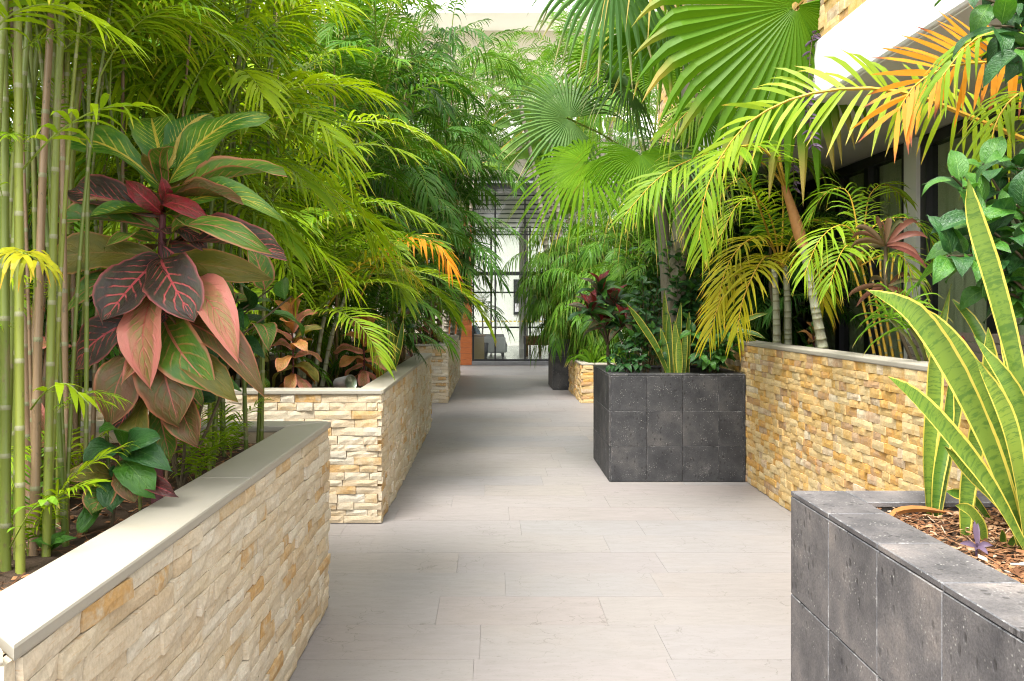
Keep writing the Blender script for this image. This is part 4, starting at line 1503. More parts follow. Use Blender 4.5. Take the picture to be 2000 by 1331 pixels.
clump('slender tangled cane palm between the thick canes and the big croton', -1.35, 2.7, 0.845, 0, LIB_CANE, r=0.0072, nf=6, start=0.55, fs=0.75, brown=0.35, inter=0.12, seed=9, canes=cl, hmin_f=2.15, atts=('up', 'out', 'out'))

# ---- the big croton
cr = thing('croton', 'large multicoloured croton with broad maroon, pink and yellow veined leaves', 'croton', (-1.08, 2.86, 0.845), 'crotons')
D0 = 2.82


def Q(zx, zy, dd=0.0):
    """study-crop coordinates of the croton -> point in the place"""
    return P(60 + zx / 1.848, 180 + zy / 1.848, D0 + dd)


mb = MB()
st = curve([(-1.10, 2.90, 0.83), Q(455, 1000, 0.06), Q(470, 700, 0.04), Q(475, 480, 0.02), Q(485, 290, 0.0)], 16)
mb.tube(st, [0.020 - 0.0008 * i for i in range(16)], 7)
build(mb, 'stem', M['stem_red'], cr, True)
UPN, FRN, DNN = V((0, -0.55, 0.85)), V((0, -0.95, 0.3)), V((0, -0.9, 0.45))
CROTON = [
    # base, tip, tip depth offset, width in study pixels, material, normal, variant
    ((470, 270), (425, 58), 0.10, 150, 'cr_yellow', (0.15, -0.95, 0.25), 0),
    ((500, 275), (642, 62), 0.14, 135, 'cr_cream', (-0.2, -0.95, 0.25), 2),
    ((520, 330), (846, 62), 0.04, 165, 'cr_yellow', (-0.3, -0.85, 0.4), 0),
    ((440, 350), (75, 195), 0.02, 150, 'cr_yellow', (0.1, -0.75, 0.65), 1),
    ((520, 390), (902, 302), -0.04, 95, 'cr_green', (0, -0.6, 0.8), 0),
    ((520, 420), (862, 408), -0.12, 95, 'cr_yellow', (0, -0.5, 0.85), 1),
    ((520, 400), (738, 385), -0.16, 62, 'cr_brown', (0, -0.7, 0.7), 2),
    ((560, 300), (415, 238), -0.05, 55, 'cr_olive', (0, -0.6, -0.6), 3),
    ((485, 450), (342, 312), -0.05, 58, 'cr_red', (0.3, -0.9, 0.1), 2),
    ((480, 410), (470, 300), -0.04, 40, 'cr_red', (0.6, -0.8, 0.1), 2),
    ((470, 430), (632, 462), -0.18, 62, 'cr_red', (0, -0.8, 0.5), 1),
    ((500, 440), (585, 480), -0.20, 60, 'cr_green', (0, -0.7, 0.6), 1),
    ((440, 490), (60, 448), -0.05, 125, 'cr_green', (0, -0.8, 0.6), 1),
    ((450, 450), (140, 345), 0.06, 120, 'cr_dark', (0, -0.8, 0.6), 0),
    ((520, 575), (822, 560), -0.22, 92, 'cr_green', (0, -0.7, 0.7), 1),
    ((520, 560), (912, 582), -0.12, 150, 'cr_dark', (0, -0.75, 0.65), 0),
    ((460, 610), (80, 625), -0.02, 130, 'cr_olive', (0, -0.9, 0.3), 1),
    ((465, 585), (240, 843), -0.26, 180, 'cr_dark', (-0.15, -0.8, 0.6), 0),
    ((475, 600), (590, 835), -0.28, 175, 'cr_dark', (0.15, -0.85, 0.5), 1),
    ((490, 690), (392, 995), -0.24, 165, 'cr_pink', (-0.1, -0.85, 0.5), 1),
    ((560, 650), (762, 880), -0.20, 135, 'cr_pink', (0.2, -0.85, 0.5), 2),
    ((510, 800), (620, 1058), -0.22, 165, 'cr_green', (0.1, -0.9, 0.4), 0),
    ((540, 820), (822, 1005), -0.12, 135, 'cr_brown', (0.2, -0.85, 0.5), 3),
    ((530, 980), (752, 1102), -0.14, 112, 'cr_olive', (0.1, -0.85, 0.5), 1),
    ((400, 850), (268, 1205), -0.18, 175, 'cr_brown', (-0.1, -0.9, 0.4), 0),
    ((455, 900), (535, 1215), -0.17, 175, 'cr_brown', (0.0, -0.9, 0.4), 3),
    ((520, 1000), (600, 1252), -0.10, 130, 'cr_brown', (0.1, -0.95, 0.3), 2),
    ((430, 1080), (385, 1335), -0.16, 105, 'cr_olive', (0.0, -0.95, 0.3), 0),
    ((400, 800), (130, 1010), 0.0, 145, 'cr_dark', (-0.1, -0.9, 0.4), 3),
    ((380, 660), (124, 835), -0.05, 85, 'cr_green', (0, -0.8, 0.6), 1),
    ((500, 610), (855, 650), -0.02, 115, 'cr_olive', (0, -0.9, 0.2), 3),
    ((420, 830), (345, 1030), -0.16, 62, 'cr_pink', (0.5, -0.8, 0.3), 2),
    ((390, 1000), (250, 1245), 0.0, 135, 'cr_dark', (-0.1, -0.95, 0.3), 1),
    ((460, 1120), (475, 1345), -0.05, 85, 'cr_green', (0.1, -0.95, 0.3), 2),
    ((470, 520), (390, 480), 0.05, 90, 'cr_dark', (0, -0.8, 0.6), 0),
    ((480, 640), (500, 880), -0.05, 130, 'cr_dark', (0, -0.95, 0.3), 3),
    ((480, 560), (640, 690), 0.10, 140, 'cr_dark', (0, -0.95, 0.3), 2),
]
rg2 = random.Random(17)
for i, (b0, t0, dd, wpx, mt, nr, k) in enumerate(CROTON):
    bp = Q(*b0)
    j = min(range(16), key=lambda q: (st[q] - bp).length)
    bp = bp.lerp(st[j], 0.7)
    tp = Q(t0[0], t0[1], dd)
    wm = wpx / 1.848 * D0 / F * 1.28
    nr = V(nr) + V((rg2.uniform(-0.35, 0.35), rg2.uniform(-0.15, 0.15), rg2.uniform(-0.3, 0.3)))
    tp = tp + V((rg2.uniform(-0.02, 0.02), rg2.uniform(-0.05, 0.05), rg2.uniform(-0.015, 0.015)))
    leaf_put(cr, bp, tp, wm * rg2.uniform(0.9, 1.12), nr, mt, 'obovate', rg2.randrange(6))

mats_x = ['cr_green', 'cr_brown', 'cr_dark', 'cr_pink', 'cr_yellow', 'cr_olive', 'cr_brown', 'cr_green']
for i in range(24):
    j = 4 + int(10.5 * i / 24)
    b0 = st[j]
    a = i * 2.4 + rg2.uniform(-0.4, 0.4)
    e_ = R(-50 + 80 * (j - 4) / 11 + rg2.uniform(-22, 22))
    D = V((math.cos(a) * math.cos(e_), math.sin(a) * math.cos(e_), math.sin(e_)))
    ll = rg2.uniform(0.13, 0.24)
    nr = Z * 0.7 + V((math.cos(a), math.sin(a), 0)) * (0.5 if e_ < 0 else -0.3) + V((rg2.uniform(-0.4, 0.4), -0.4, 0))
    leaf_put(cr, b0, b0 + D * ll, ll * rg2.uniform(0.36, 0.5), nr, mats_x[i % 8], 'obovate', rg2.randrange(6))

# leafy undergrowth by the coping
ug = thing('croton', 'low croton seedling with wrinkled green leaves by the left coping', 'croton', (-1.13, 2.55, 0.845), 'crotons')
rg = random.Random(12)
stem0 = [P(215, 1010, 2.6) - Z * 0.02, P(230, 950, 2.62), P(245, 890, 2.64)]
stem0[0].z = 0.83
leafy(ug, stem0, 0.006, 0, 0.1, 0.05, ['glossy_dark'], rg)
for (b0, t0, wpx, mt, nr) in (((235, 900), (300, 965), 72, 'glossy', (0, -0.7, 0.7)), ((235, 910), (220, 1000), 66, 'glossy_dark', (0, -0.8, 0.6)), ((230, 930), (180, 1005), 72, 'cr_green', (0, -0.7, 0.7)),
                              ((240, 900), (262, 980), 56, 'cr_brown', (0, -0.8, 0.5)), ((240, 880), (165, 900), 62, 'glossy_dark', (0, -0.7, 0.6)), ((236, 880), (318, 900), 60, 'glossy_dark', (0, -0.7, 0.6)),
                              ((250, 930), (345, 968), 40, 'cr_maroon', (0, -0.8, 0.5)), ((235, 940), (118, 935), 50, 'cr_olive', (0, -0.7, 0.6)), ((232, 960), (150, 1050), 40, 'glossy', (0, -0.7, 0.7)),
                              ((240, 870), (200, 840), 50, 'glossy', (0, -0.8, 0.6)), ((245, 890), (310, 855), 60, 'glossy_dark', (0, -0.8, 0.5))):
    leaf_put(ug, P(*b0, 2.62), P(*t0, 2.5), wpx * 2.5 / F * 1.15, nr, mt, 'obovate', rg.randrange(4))
ug2 = thing('seedling', 'small fresh green seedling on the soil near the thick canes', 'seedling', (-1.15, 2.3, 0.845))
for a in range(5):
    q = a * 1.4
    leaf_put(ug2, (-1.16, 2.32, 0.86), (-1.16 + 0.06 * math.cos(q), 2.32 + 0.06 * math.sin(q), 0.90), 0.035, (0, -0.5, 0.8), 'glossy', 'ovate', a % 4)
dk = thing('foliage_plant', 'dark green broad leaved plant right behind the big croton', 'plant', (-1.15, 3.25, 0.845), 'shrubs')
rg = random.Random(15)
for a in range(5):
    leafy(dk, [(-1.15, 3.25, 0.83), (-1.1 + 0.12 * math.cos(a * 1.3), 3.25 + 0.1 * math.sin(a * 1.3), 1.25), P(430 + 35 * a, 560 + 18 * (a % 3), 3.2)], 0.007, 9, 0.17, 0.085, ['glossy_dark', 'glossy_dark', 'cr_green', 'glossy'], rg, 'ovate', 0.35)

# ------------------------------------------------------------------ LEFT: second planter
def areca(label, x, y, z, stems, fr, group='areca palms', fs=1.0, lb=None, trunk=('cane_pale', 'cane_node'), r=0.022, seed=0, name='areca_palm', atts=('up', 'out', 'out', 'droop', 'droop'), mat=None):
    global rngp
    root = thing(name, label, 'palm', (x, y, z), group)
    rg = random.Random(seed + 40)
    rngp = random.Random(seed + 41)
    for i, (dx, dy, hh) in enumerate(stems):
        b0 = V((x + dx * 0.35, y + dy * 0.35, z - 0.02))
        tp = V((x + dx, y + dy, z + hh))
        cane_part(root, [b0, b0.lerp(tp, 0.5) - V((dx, dy, 0)) * 0.1, tp], r, trunk, 0.10, 'trunk', 8, seed * 10 + i)
        a0 = rg.uniform(0, 6.28)
        for k in range(fr):
            p = tp - Z * 0.12 * (1 - k / fr)
            frond(root, lb or LIB_ARECA, atts[min(len(atts) - 1, int(k / fr * len(atts)))], p, a0 + k * 2.4 + rg.uniform(-0.3, 0.3), fs * rg.uniform(0.8, 1.12), mat=mat)
    return root


GA = 'areca palms'
a1 = areca('areca palm with arching yellow green fronds and one orange frond, second left planter', -1.55, 7.3, 0.85, [(0.25, -0.1, 0.85), (-0.15, 0.2, 1.1), (0.05, -0.3, 0.55), (0.35, 0.3, 0.9)], 9, GA, 0.95, seed=1)
frond_path(a1, [P(700, 590, 7.6), P(745, 500, 7.5), P(800, 462, 7.4), P(850, 470, 7.3), P(880, 520, 7.2)], ('orange_leaf', 'rachis_y'), n=24, llen=0.34, lw=0.024, pet=0.3, droop=0.55, lift=0.1, rr=0.008, seed=31)
frond_path(a1, [P(640, 600, 7.2), P(690, 530, 7.0), P(750, 500, 6.9), P(810, 540, 6.8)], ('yellow_leaf', 'rachis_y'), n=26, llen=0.30, lw=0.020, pet=0.2, droop=0.5, lift=0.2, rr=0.008, seed=32)
frond_path(a1, [P(560, 520, 7.0), P(640, 425, 6.9), P(740, 395, 6.8), P(850, 440, 6.7)], ('areca_leaf', 'rachis'), n=34, llen=0.40, lw=0.022, pet=0.15, droop=0.5, lift=0.3, rr=0.008, seed=33)
frond_path(a1, [P(540, 380, 6.6), P(640, 260, 6.5), P(760, 240, 6.4), P(880, 300, 6.3)], ('areca_leaf', 'rachis'), n=36, llen=0.42, lw=0.022, pet=0.15, droop=0.5, lift=0.3, rr=0.008, seed=34)
frond_path(a1, [P(540, 560, 6.7), P(600, 450, 6.6), P(690, 420, 6.5), P(800, 470, 6.5)], ('cane_leaf', 'rachis'), n=34, llen=0.36, lw=0.021, pet=0.15, droop=0.5, lift=0.3, rr=0.008, seed=35)
areca('areca palm with grey green fronds reaching over the path, far half of second left planter', -1.35, 9.3, 0.85, [(0.2, -0.1, 1.0), (-0.1, 0.25, 1.4), (0.4, 0.2, 0.7), (0.1, -0.4, 0.5)], 9, GA, 1.0, LIB_MID, seed=2)
areca('low feathery palm with dark fronds just inside the second planter end wall', -2.05, 6.95, 0.85, [(0.1, 0.0, 0.30), (0.3, 0.2, 0.45), (-0.2, 0.1, 0.5)], 8, GA, 0.75, LIB_MID, seed=3)
areca('low dark palm beside the pink croton by the second planter coping', -1.2, 8.6, 0.85, [(0.05, 0, 0.25), (0.0, 0.3, 0.4)], 8, GA, 0.7, LIB_DARK, seed=4)
clump('bright cane palm clump rising behind the second left planter end wall', -2.3, 7.2, 0.85, 12, LIB_CANE, (2.0, 3.6), 0.013, (0.5, 0.5), 0.4, 8, 0.4, 1.35, (0.2, -0.1), 0.3, seed=11)
clump('tall bright cane palm clump leaning over the middle of the second planter', -1.8, 8.4, 0.85, 10, LIB_MID, (2.6, 4.2), 0.013, (0.4, 0.5), 0.5, 9, 0.45, 1.1, (0.35, -0.2), 0.2, seed=12)
clump('tall dark feathery palm clump at the far end of the second planter', -1.6, 10.3, 0.85, 11, LIB_DARK, (2.6, 5.0), 0.016, (0.5, 0.5), 0.5, 9, 0.35, 1.25, (0.5, -0.1), 0.3, seed=13)
clump('shaded cane palm clump at the back of the second left planter', -3.0, 8.6, 0.85, 12, LIB_MID, (1.8, 4.2), 0.014, (0.5, 1.4), 0.5, 9, 0.25, 1.4, None, 0.4, seed=14)
clump('tall cane palm clump against the pale courtyard wall behind the gap', -4.2, 5.6, 0.02, 16, LIB_MID, (2.6, 5.2), 0.016, (0.4, 1.3), 0.4, 9, 0.3, 1.5, None, 0.3, seed=15)
clump('leafy cane palm clump along the courtyard wall, far left', -4.2, 3.0, 0.02, 12, LIB_CANE, (2.8, 5.0), 0.016, (0.4, 1.2), 0.4, 8, 0.3, 1.6, None, 0.3, seed=16)
clump('cane palm clump along the courtyard wall behind the second planter', -4.2, 10.0, 0.02, 14, LIB_MID, (3.0, 6.2), 0.016, (0.4, 1.6), 0.4, 9, 0.3, 1.7, None, 0.3, seed=17)
# third planter
clump('tall dark drooping palm clump in the farthest left planter, overhanging the path', -1.3, 14.7, 0.85, 12, LIB_DARK, (2.0, 5.6), 0.018, (0.4, 0.5), 0.4, 10, 0.3, 1.5, (0.7, -0.2), 0.3, seed=18)
clump('dark palm clump beside the timber wall, farthest left planter', -1.4, 17.2, 0.85, 10, LIB_DARK, (1.0, 4.6), 0.018, (0.5, 0.9), 0.4, 10, 0.25, 1.4, (0.4, -0.1), 0.3, seed=19)
clump('high palm clump at the back of the farthest left planter', -2.6, 15.5, 0.85, 12, LIB_MID, (2.4, 6.6), 0.02, (0.5, 1.2), 0.5, 9, 0.3, 1.9, (0.3, 0), 0.3, seed=20)
clump('palm clump filling the gap before the farthest left planter', -2.6, 12.6, 0.0, 12, LIB_MID, (3.2, 6.6), 0.02, (0.6, 0.5), 0.5, 9, 0.3, 1.8, (0.4, 0), 0.3, seed=21)


# small crotons
def croton(label, p, n, L, mats, seed, hgt, lean=(0, 0)):
    root = thing('croton', label, 'croton', (p[0], p[1], p[2]), 'crotons')
    rg = random.Random(seed)
    b0 = V(p) - Z * 0.02
    tp = V((p[0] + lean[0], p[1] + lean[1], p[2] + hgt))
    c = curve([b0, b0.lerp(tp, 0.5) + V((0.01, 0, 0)), tp], 10)
    mb = MB()
    mb.tube(c, [0.010 - 0.0005 * i for i in range(10)], 6)
    build(mb, 'stem', M['stem_red'], root, True)
    for i in range(n):
        q = i / (n - 1)
        b = c[min(9, int(3 + 6.9 * q))]
        a = i * 2.4 + rg.uniform(-0.3, 0.3)
        e = R(-65 + 130 * q + rg.uniform(-10, 10))
        D = V((math.cos(a) * math.cos(e), math.sin(a) * math.cos(e), math.sin(e)))
        ll = L * rg.uniform(0.8, 1.1)
        nr = Z * 0.6 + V((math.cos(a), math.sin(a), 0)) * (0.6 if e < 0 else -0.3) + V((0, -0.4, 0))
        leaf_put(root, b, b + D * ll, ll * 0.48, nr, rg.choice(mats), 'obovate', rg.randrange(4))
    return root


OR = ['cr_orange', 'cr_orange', 'cr_pink', 'cr_olive']
croton('salmon and orange croton behind the corner of the second left planter', (-1.50, 6.62, 0.85), 20, 0.25, OR, 1, 0.52)
croton('pink brown croton between palm stems inside the second left planter', (-1.08, 7.4, 0.85), 18, 0.25, ['cr_pink', 'cr_pink', 'cr_orange'], 2, 0.42)
croton('pink croton halfway along the farthest left planter', (-0.98, 14.35, 0.85), 16, 0.24, OR, 3, 0.30)
croton('tall pink tipped croton at the front of the farthest left planter', (-1.0, 14.9, 0.85), 18, 0.24, ['cr_pink', 'cr_orange', 'cr_olive'], 4, 0.85)
croton('olive croton at the near end of the second planter coping', (-1.75, 6.6, 0.85), 14, 0.20, ['cr_olive', 'cr_green', 'cr_yellow'], 5, 0.55, (-0.1, 0))
croton('dark leaved croton in shade at the far end of the second left planter', (-1.05, 10.4, 0.85), 16, 0.22, ['cr_brown', 'cr_dark', 'glossy_dark'], 6, 0.6)
croton('pink croton peeking out left of the thick canes', (-1.62, 2.95, 0.845), 14, 0.22, ['cr_pink', 'cr_brown'], 7, 0.62)
croton('bronze croton half hidden at the foot of the brown canes', (-1.52, 2.75, 0.845), 14, 0.18, ['cr_brown', 'cr_dark', 'cr_olive'], 8, 0.25)

# snake plant in the second planter
sn = thing('snake_plant', 'grey green snake plant behind the second left coping', 'snake plant', (-1.02, 8.0, 0.85), 'snake plants')
for i in range(5):
    a = rngp.uniform(-0.25, 0.25)
    blade(sn, [(-1.02 + 0.03 * i, 8.0 + 0.02 * i, 0.84), (-1.02 + 0.035 * i + a * 0.3, 8.0, 1.1), (-1.02 + 0.03 * i + a * 0.6, 7.98, 1.32 + 0.03 * i)], 0.055, i, 'snake')

# garden spotlight on the soil
spx = thing('garden_spotlight', 'small grey garden spotlight on the soil behind the planter corner', 'spotlight', (-1.10, 6.55, 0.85))
mb = MB()
mb.tube([V((-1.16, 6.60, 0.93)), V((-1.15, 6.59, 0.932)), V((-1.08, 6.53, 0.945)), V((-1.05, 6.50, 0.95)), V((-1.045, 6.496, 0.951)), V((-1.035, 6.488, 0.953))], [0.02, 0.045, 0.05, 0.052, 0.058, 0.058], 14)
hs_o = build(mb, 'housing', M['steel'], spx, True)
mb = MB()
mb.tube([V((-1.10, 6.55, 0.83)), V((-1.10, 6.55, 0.90))], 0.010, 6)
build(mb, 'bracket', M['black'], spx)
mb = MB()
mb.tube([V((-1.0355, 6.489, 0.953)), V((-1.030, 6.484, 0.954))], 0.047, 14)
build(mb, 'lens', M['glass_dark'], hs_o)

# ------------------------------------------------------------------ RIGHT: near dark planter
s1 = thing('snake_plant', 'large yellow edged snake plant leaning across the right foreground', 'snake plant', P(1975, 1055, 2.30), 'snake plants')
BL = [
    ([(2030, 1000, 2.28), (1995, 780, 2.22), (1945, 570, 2.18), (1903, 430, 2.16), (1891, 350, 2.14)], 0.060),
    ([(2000, 1045, 2.20), (1945, 905, 2.12), (1870, 740, 2.06), (1800, 630, 2.03), (1752, 592, 2.02), (1690, 566, 2.00)], 0.064),
    ([(2010, 1062, 2.16), (1935, 955, 2.10), (1850, 845, 2.05), (1785, 775, 2.02), (1733, 735, 2.00)], 0.060),
    ([(2020, 1000, 2.30), (1960, 850, 2.26), (1890, 710, 2.22), (1835, 640, 2.20), (1792, 598, 2.18)], 0.058),
    ([(2020, 1060, 2.22), (1960, 990, 2.16), (1900, 930, 2.12), (1845, 872, 2.10)], 0.044),
    ([(1980, 985, 2.40), (1950, 860, 2.40), (1935, 740, 2.38), (1930, 640, 2.36)], 0.060),
    ([(1998, 1010, 2.36), (1975, 880, 2.34), (1925, 760, 2.30), (1893, 690, 2.28)], 0.066),
    ([(2050, 1010, 2.34), (2020, 860, 2.34), (1980, 720, 2.36), (1950, 620, 2.40)], 0.07),
    ([(2060, 980, 2.3), (2060, 760, 2.28), (2040, 620, 2.26), (2000, 560, 2.25)], 0.07),
    ([(2080, 990, 2.2), (2110, 800, 2.15), (2090, 640, 2.1)], 0.07),
    ([(1990, 900, 2.45), (1950, 760, 2.5), (1905, 640, 2.55), (1860, 585, 2.6)], 0.045),
    ([(1985, 1000, 2.33), (1962, 900, 2.34), (1935, 800, 2.36), (1925, 720, 2.38)], 0.050),
    ([(2010, 1010, 2.18), (1985, 900, 2.12), (1958, 800, 2.10), (1905, 700, 2.08)], 0.052),
    ([(2025, 1020, 2.25), (2005, 860, 2.22), (1975, 760, 2.2), (1900, 655, 2.2)], 0.05),
    ([(2000, 980, 2.42), (1990, 850, 2.44), (1975, 740, 2.46), (1978, 600, 2.5)], 0.05),
]
for i, (pp, wd) in enumerate(BL):
    q = [P(*p) for p in pp]
    q[0].z = min(q[0].z, 0.89)
    blade(s1, q, wd * 0.86, i, 'snake', tw=rngp.uniform(-0.35, 0.35))
s2 = thing('snake_plant', 'upright three bladed snake plant at the back corner of the mulch', 'snake plant', P(1822, 1012, 2.54), 'snake plants')
for i, (pp, wd) in enumerate([
        ([(1815, 1012, 2.54), (1812, 900, 2.54), (1822, 780, 2.55), (1828, 690, 2.56), (1858, 555, 2.58)], 0.050),
        ([(1824, 1014, 2.53), (1832, 930, 2.53), (1850, 830, 2.54), (1858, 720, 2.55)], 0.036),
        ([(1830, 1008, 2.55), (1846, 900, 2.57), (1866, 800, 2.6), (1875, 740, 2.62)], 0.038)]):
    q = [P(*p) for p in pp]
    q[0].z = 0.885
    blade(s2, q, wd, i + 20, 'snake', tw=rngp.uniform(-0.3, 0.3))
s3 = thing('snake_plant', 'slim snake plant rising between the two larger ones on the mulch', 'snake plant', P(1885, 1045, 2.36), 'snake plants')
for i, (pp, wd) in enumerate([
        ([(1884, 1045, 2.36), (1888, 960, 2.36), (1905, 860, 2.36), (1915, 770, 2.36)], 0.048),
        ([(1890, 1042, 2.37), (1900, 940, 2.38), (1912, 850, 2.40), (1900, 780, 2.42)], 0.034)]):
    q = [P(*p) for p in pp]
    q[0].z = 0.885
    blade(s3, q, wd, i + 30, 'snake', tw=rngp.uniform(-0.3, 0.3))
s4 = thing('snake_plant', 'tiny single bladed snake plant shoot on the mulch', 'snake plant', P(1922, 1060, 2.25), 'snake plants')
blade(s4, [P(1922, 1062, 2.25), P(1915, 1030, 2.24), P(1893, 998, 2.23), P(1866, 987, 2.22)], 0.034, 41, 'snake', tw=0.2)
s5 = thing('snake_plant', 'short dark snake plant sprout at the right edge of the mulch', 'snake plant', P(1965, 1075, 2.22), 'snake plants')
blade(s5, [P(1962, 1078, 2.22), P(1958, 1058, 2.22), P(1957, 1035, 2.21)], 0.020, 42, 'snake')
blade(s5, [P(1966, 1078, 2.22), P(1975, 1060, 2.22), P(1984, 1045, 2.21)], 0.018, 43, 'snake')
s6 = thing('snake_plant', 'low snake plant leaf lying across the far rim of the near dark planter', 'snake plant', P(1925, 975, 2.46), 'snake plants')
q = [P(1940, 985, 2.47), P(1900, 975, 2.46), P(1868, 965, 2.45), P(1848, 960, 2.45)]
q[0].z = 0.888
blade(s6, q, 0.030, 44, 'snake')
pw = thing('purple_plant', 'tiny purple leaved plant on the mulch near the planter rim', 'plant', P(1905, 1105, 2.1))
c0 = P(1907, 1100, 2.1)
c0.z = 0.895
mb = MB()
mb.tube([c0 - Z * 0.01, c0 + Z * 0.02, c0 + V((0.002, 0, 0.045))], 0.0025, 5)
build(mb, 'stem', M['purple_leaf'], pw)
for i, (dx, dy, dz) in enumerate(((-0.005, 0.0, 0.065), (-0.040, 0.0, 0.008), (0.034, -0.01, 0.006), (0.012, -0.03, -0.01), (-0.02, -0.03, 0.0), (0.02, 0.03, 0.05))):
    blade(pw, [c0 + V((0.002, 0, 0.035)), c0 + V((dx * 0.5, dy * 0.5, 0.04 + dz * 0.5)), c0 + V((dx, dy, 0.035 + dz))], 0.013, i, 'purple_leaf', 'leaf', 0.3)

# broad leaved shrub at the right edge
rg = random.Random(60)
sh = thing('shrub', 'broad leaved glossy green shrub at the right edge behind the snake plants', 'shrub', (1.74, 2.45, 0.893), 'shrubs')
for i, pp in enumerate([
        [(2120, 700, 2.5), (1980, 470, 2.55), (1860, 345, 2.5)], [(2120, 720, 2.5), (1950, 520, 2.5), (1850, 500, 2.45)], [(2130, 700, 2.5), (1990, 440, 2.6), (1920, 320, 2.6)],
        [(2130, 700, 2.5), (2010, 520, 2.5), (1900, 420, 2.45)], [(2140, 700, 2.6), (2030, 420, 2.6), (1980, 310, 2.6)], [(2140, 740, 2.5), (2020, 600, 2.55), (1930, 560, 2.55)],
        [(2140, 700, 2.6), (2060, 500, 2.5), (1985, 400, 2.45)], [(2130, 700, 2.6), (2000, 560, 2.65), (1880, 480, 2.65)]]):
    pts = [V((1.74, 2.45, 0.88))] + [P(*p) for p in pp]
    leafy(sh, pts, 0.008, 22, 0.125, 0.066, ['glossy', 'glossy', 'glossy_dark'], rg, 'ovate', 0.4, 'stem', face=(-0.1, -0.5, 0.05))
sh2 = thing('tree', 'small tree whose dark pointed leaves hang into the top right corner', 'tree', (2.62, 3.1, 1.10), 'trees')
mb = MB()
mb.tube(curve([(2.62, 3.1, 1.08), (2.65, 3.0, 2.0), (2.55, 2.9, 2.9), (2.5, 2.85, 3.4)], 12), [0.035 - 0.0015 * i for i in range(12)], 7)
build(mb, 'trunk', M['stem'], sh2, True)
for i, pp in enumerate([[(2080, 60, 2.75), (1985, 20, 2.7), (1900, -10, 2.65)], [(2080, 120, 2.75), (2000, 60, 2.7), (1935, 50, 2.6)], [(2100, 20, 2.75), (2030, -40, 2.7), (1940, -60, 2.7)],
                        [(2100, 200, 2.75), (2040, 130, 2.7), (1985, 120, 2.7)], [(2100, 60, 2.8), (2050, 90, 2.6), (1985, 95, 2.5)]]):
    leafy(sh2, [V((2.56, 2.9, 2.8))] + [P(*p) for p in pp], 0.008, 12, 0.13, 0.062, ['glossy_dark', 'glossy_dark', 'glossy'], rg, 'ovate', 0.5, 'stem', face=(-0.2, -0.3, -0.4))

# ------------------------------------------------------------------ RIGHT: plants in the golden wall bed
ZB = 1.10
p5 = thing('areca_palm', 'areca palm at the right edge with one orange and several green fronds overhead', 'palm', (2.72, 3.75, ZB), 'areca palms')
cane_part(p5, [(2.72, 3.75, ZB - 0.02), (2.74, 3.72, 1.5), (2.70, 3.66, 1.95)], 0.030, ('cane_pale', 'cane_node'), 0.1, 'trunk', 9, 1)
cane_part(p5, [(2.78, 3.95, ZB - 0.02), (2.84, 3.98, 1.6), (2.86, 4.0, 2.2)], 0.028, ('cane_pale', 'cane_node'), 0.1, 'trunk', 9, 2)
TB = V((2.70, 3.66, 1.90))
frond_path(p5, [TB, P(2060, 300, 3.5), P(1900, 232, 3.42), P(1800, 190, 3.38), P(1700, 173, 3.36), P(1600, 180, 3.4), P(1520, 205, 3.45), P(1450, 250, 3.5), P(1400, 320, 3.52)], ('areca_leaf', 'rachis_y'), n=32, llen=0.29, lw=0.020, pet=0.36, droop=0.28, lift=0.1, rr=0.012, seed=51, ang=(72, 30), roll=1.1, prof=(0.8, 1.0, 0.4))
frond_path(p5, [TB, P(2150, 200, 3.4), P(2030, 130, 3.3), P(1930, 122, 3.25), P(1850, 132, 3.2), P(1790, 165, 3.18), P(1755, 215, 3.16)], ('orange_leaf', 'rachis_y'), n=28, llen=0.30, lw=0.020, pet=0.42, droop=0.12, lift=0.1, rr=0.009, seed=52, roll=1.1, prof=(0.8, 1.0, 0.7))
0 and frond_path(p5, [TB, P(2120, 60, 3.3), P(2000, -60, 3.2), P(1850, -95, 3.1), P(1700, -70, 3.05), P(1560, 10, 3.0), P(1480, 110, 2.98)], ('areca_leaf', 'rachis_y'), n=34, llen=0.34, lw=0.020, pet=0.25, droop=0.75, lift=0.1, rr=0.011, seed=53)
frond_path(p5, [TB, P(2100, 260, 3.3), P(2050, 110, 3.2), P(1980, 60, 3.1), P(1900, 80, 3.0), P(1840, 150, 2.95)], ('areca_leaf', 'rachis_y'), n=32, llen=0.34, lw=0.021, pet=0.25, droop=0.6, lift=0.2, rr=0.009, seed=54)
frond_path(p5, [TB, P(2120, 330, 3.3), P(2060, 220, 3.1), P(2000, 180, 3.0), P(1950, 230, 2.95), P(1930, 310, 2.93)], ('areca_leaf', 'rachis_y'), n=26, llen=0.30, lw=0.018, pet=0.3, droop=0.5, lift=0.2, rr=0.008, seed=55)
rngp = random.Random(5)
for a in range(3):
    frond(p5, LIB_ARECA, ('up', 'out')[a % 2], V((2.86, 4.0, 2.2)), a * 0.9 - 1.2, 0.9)

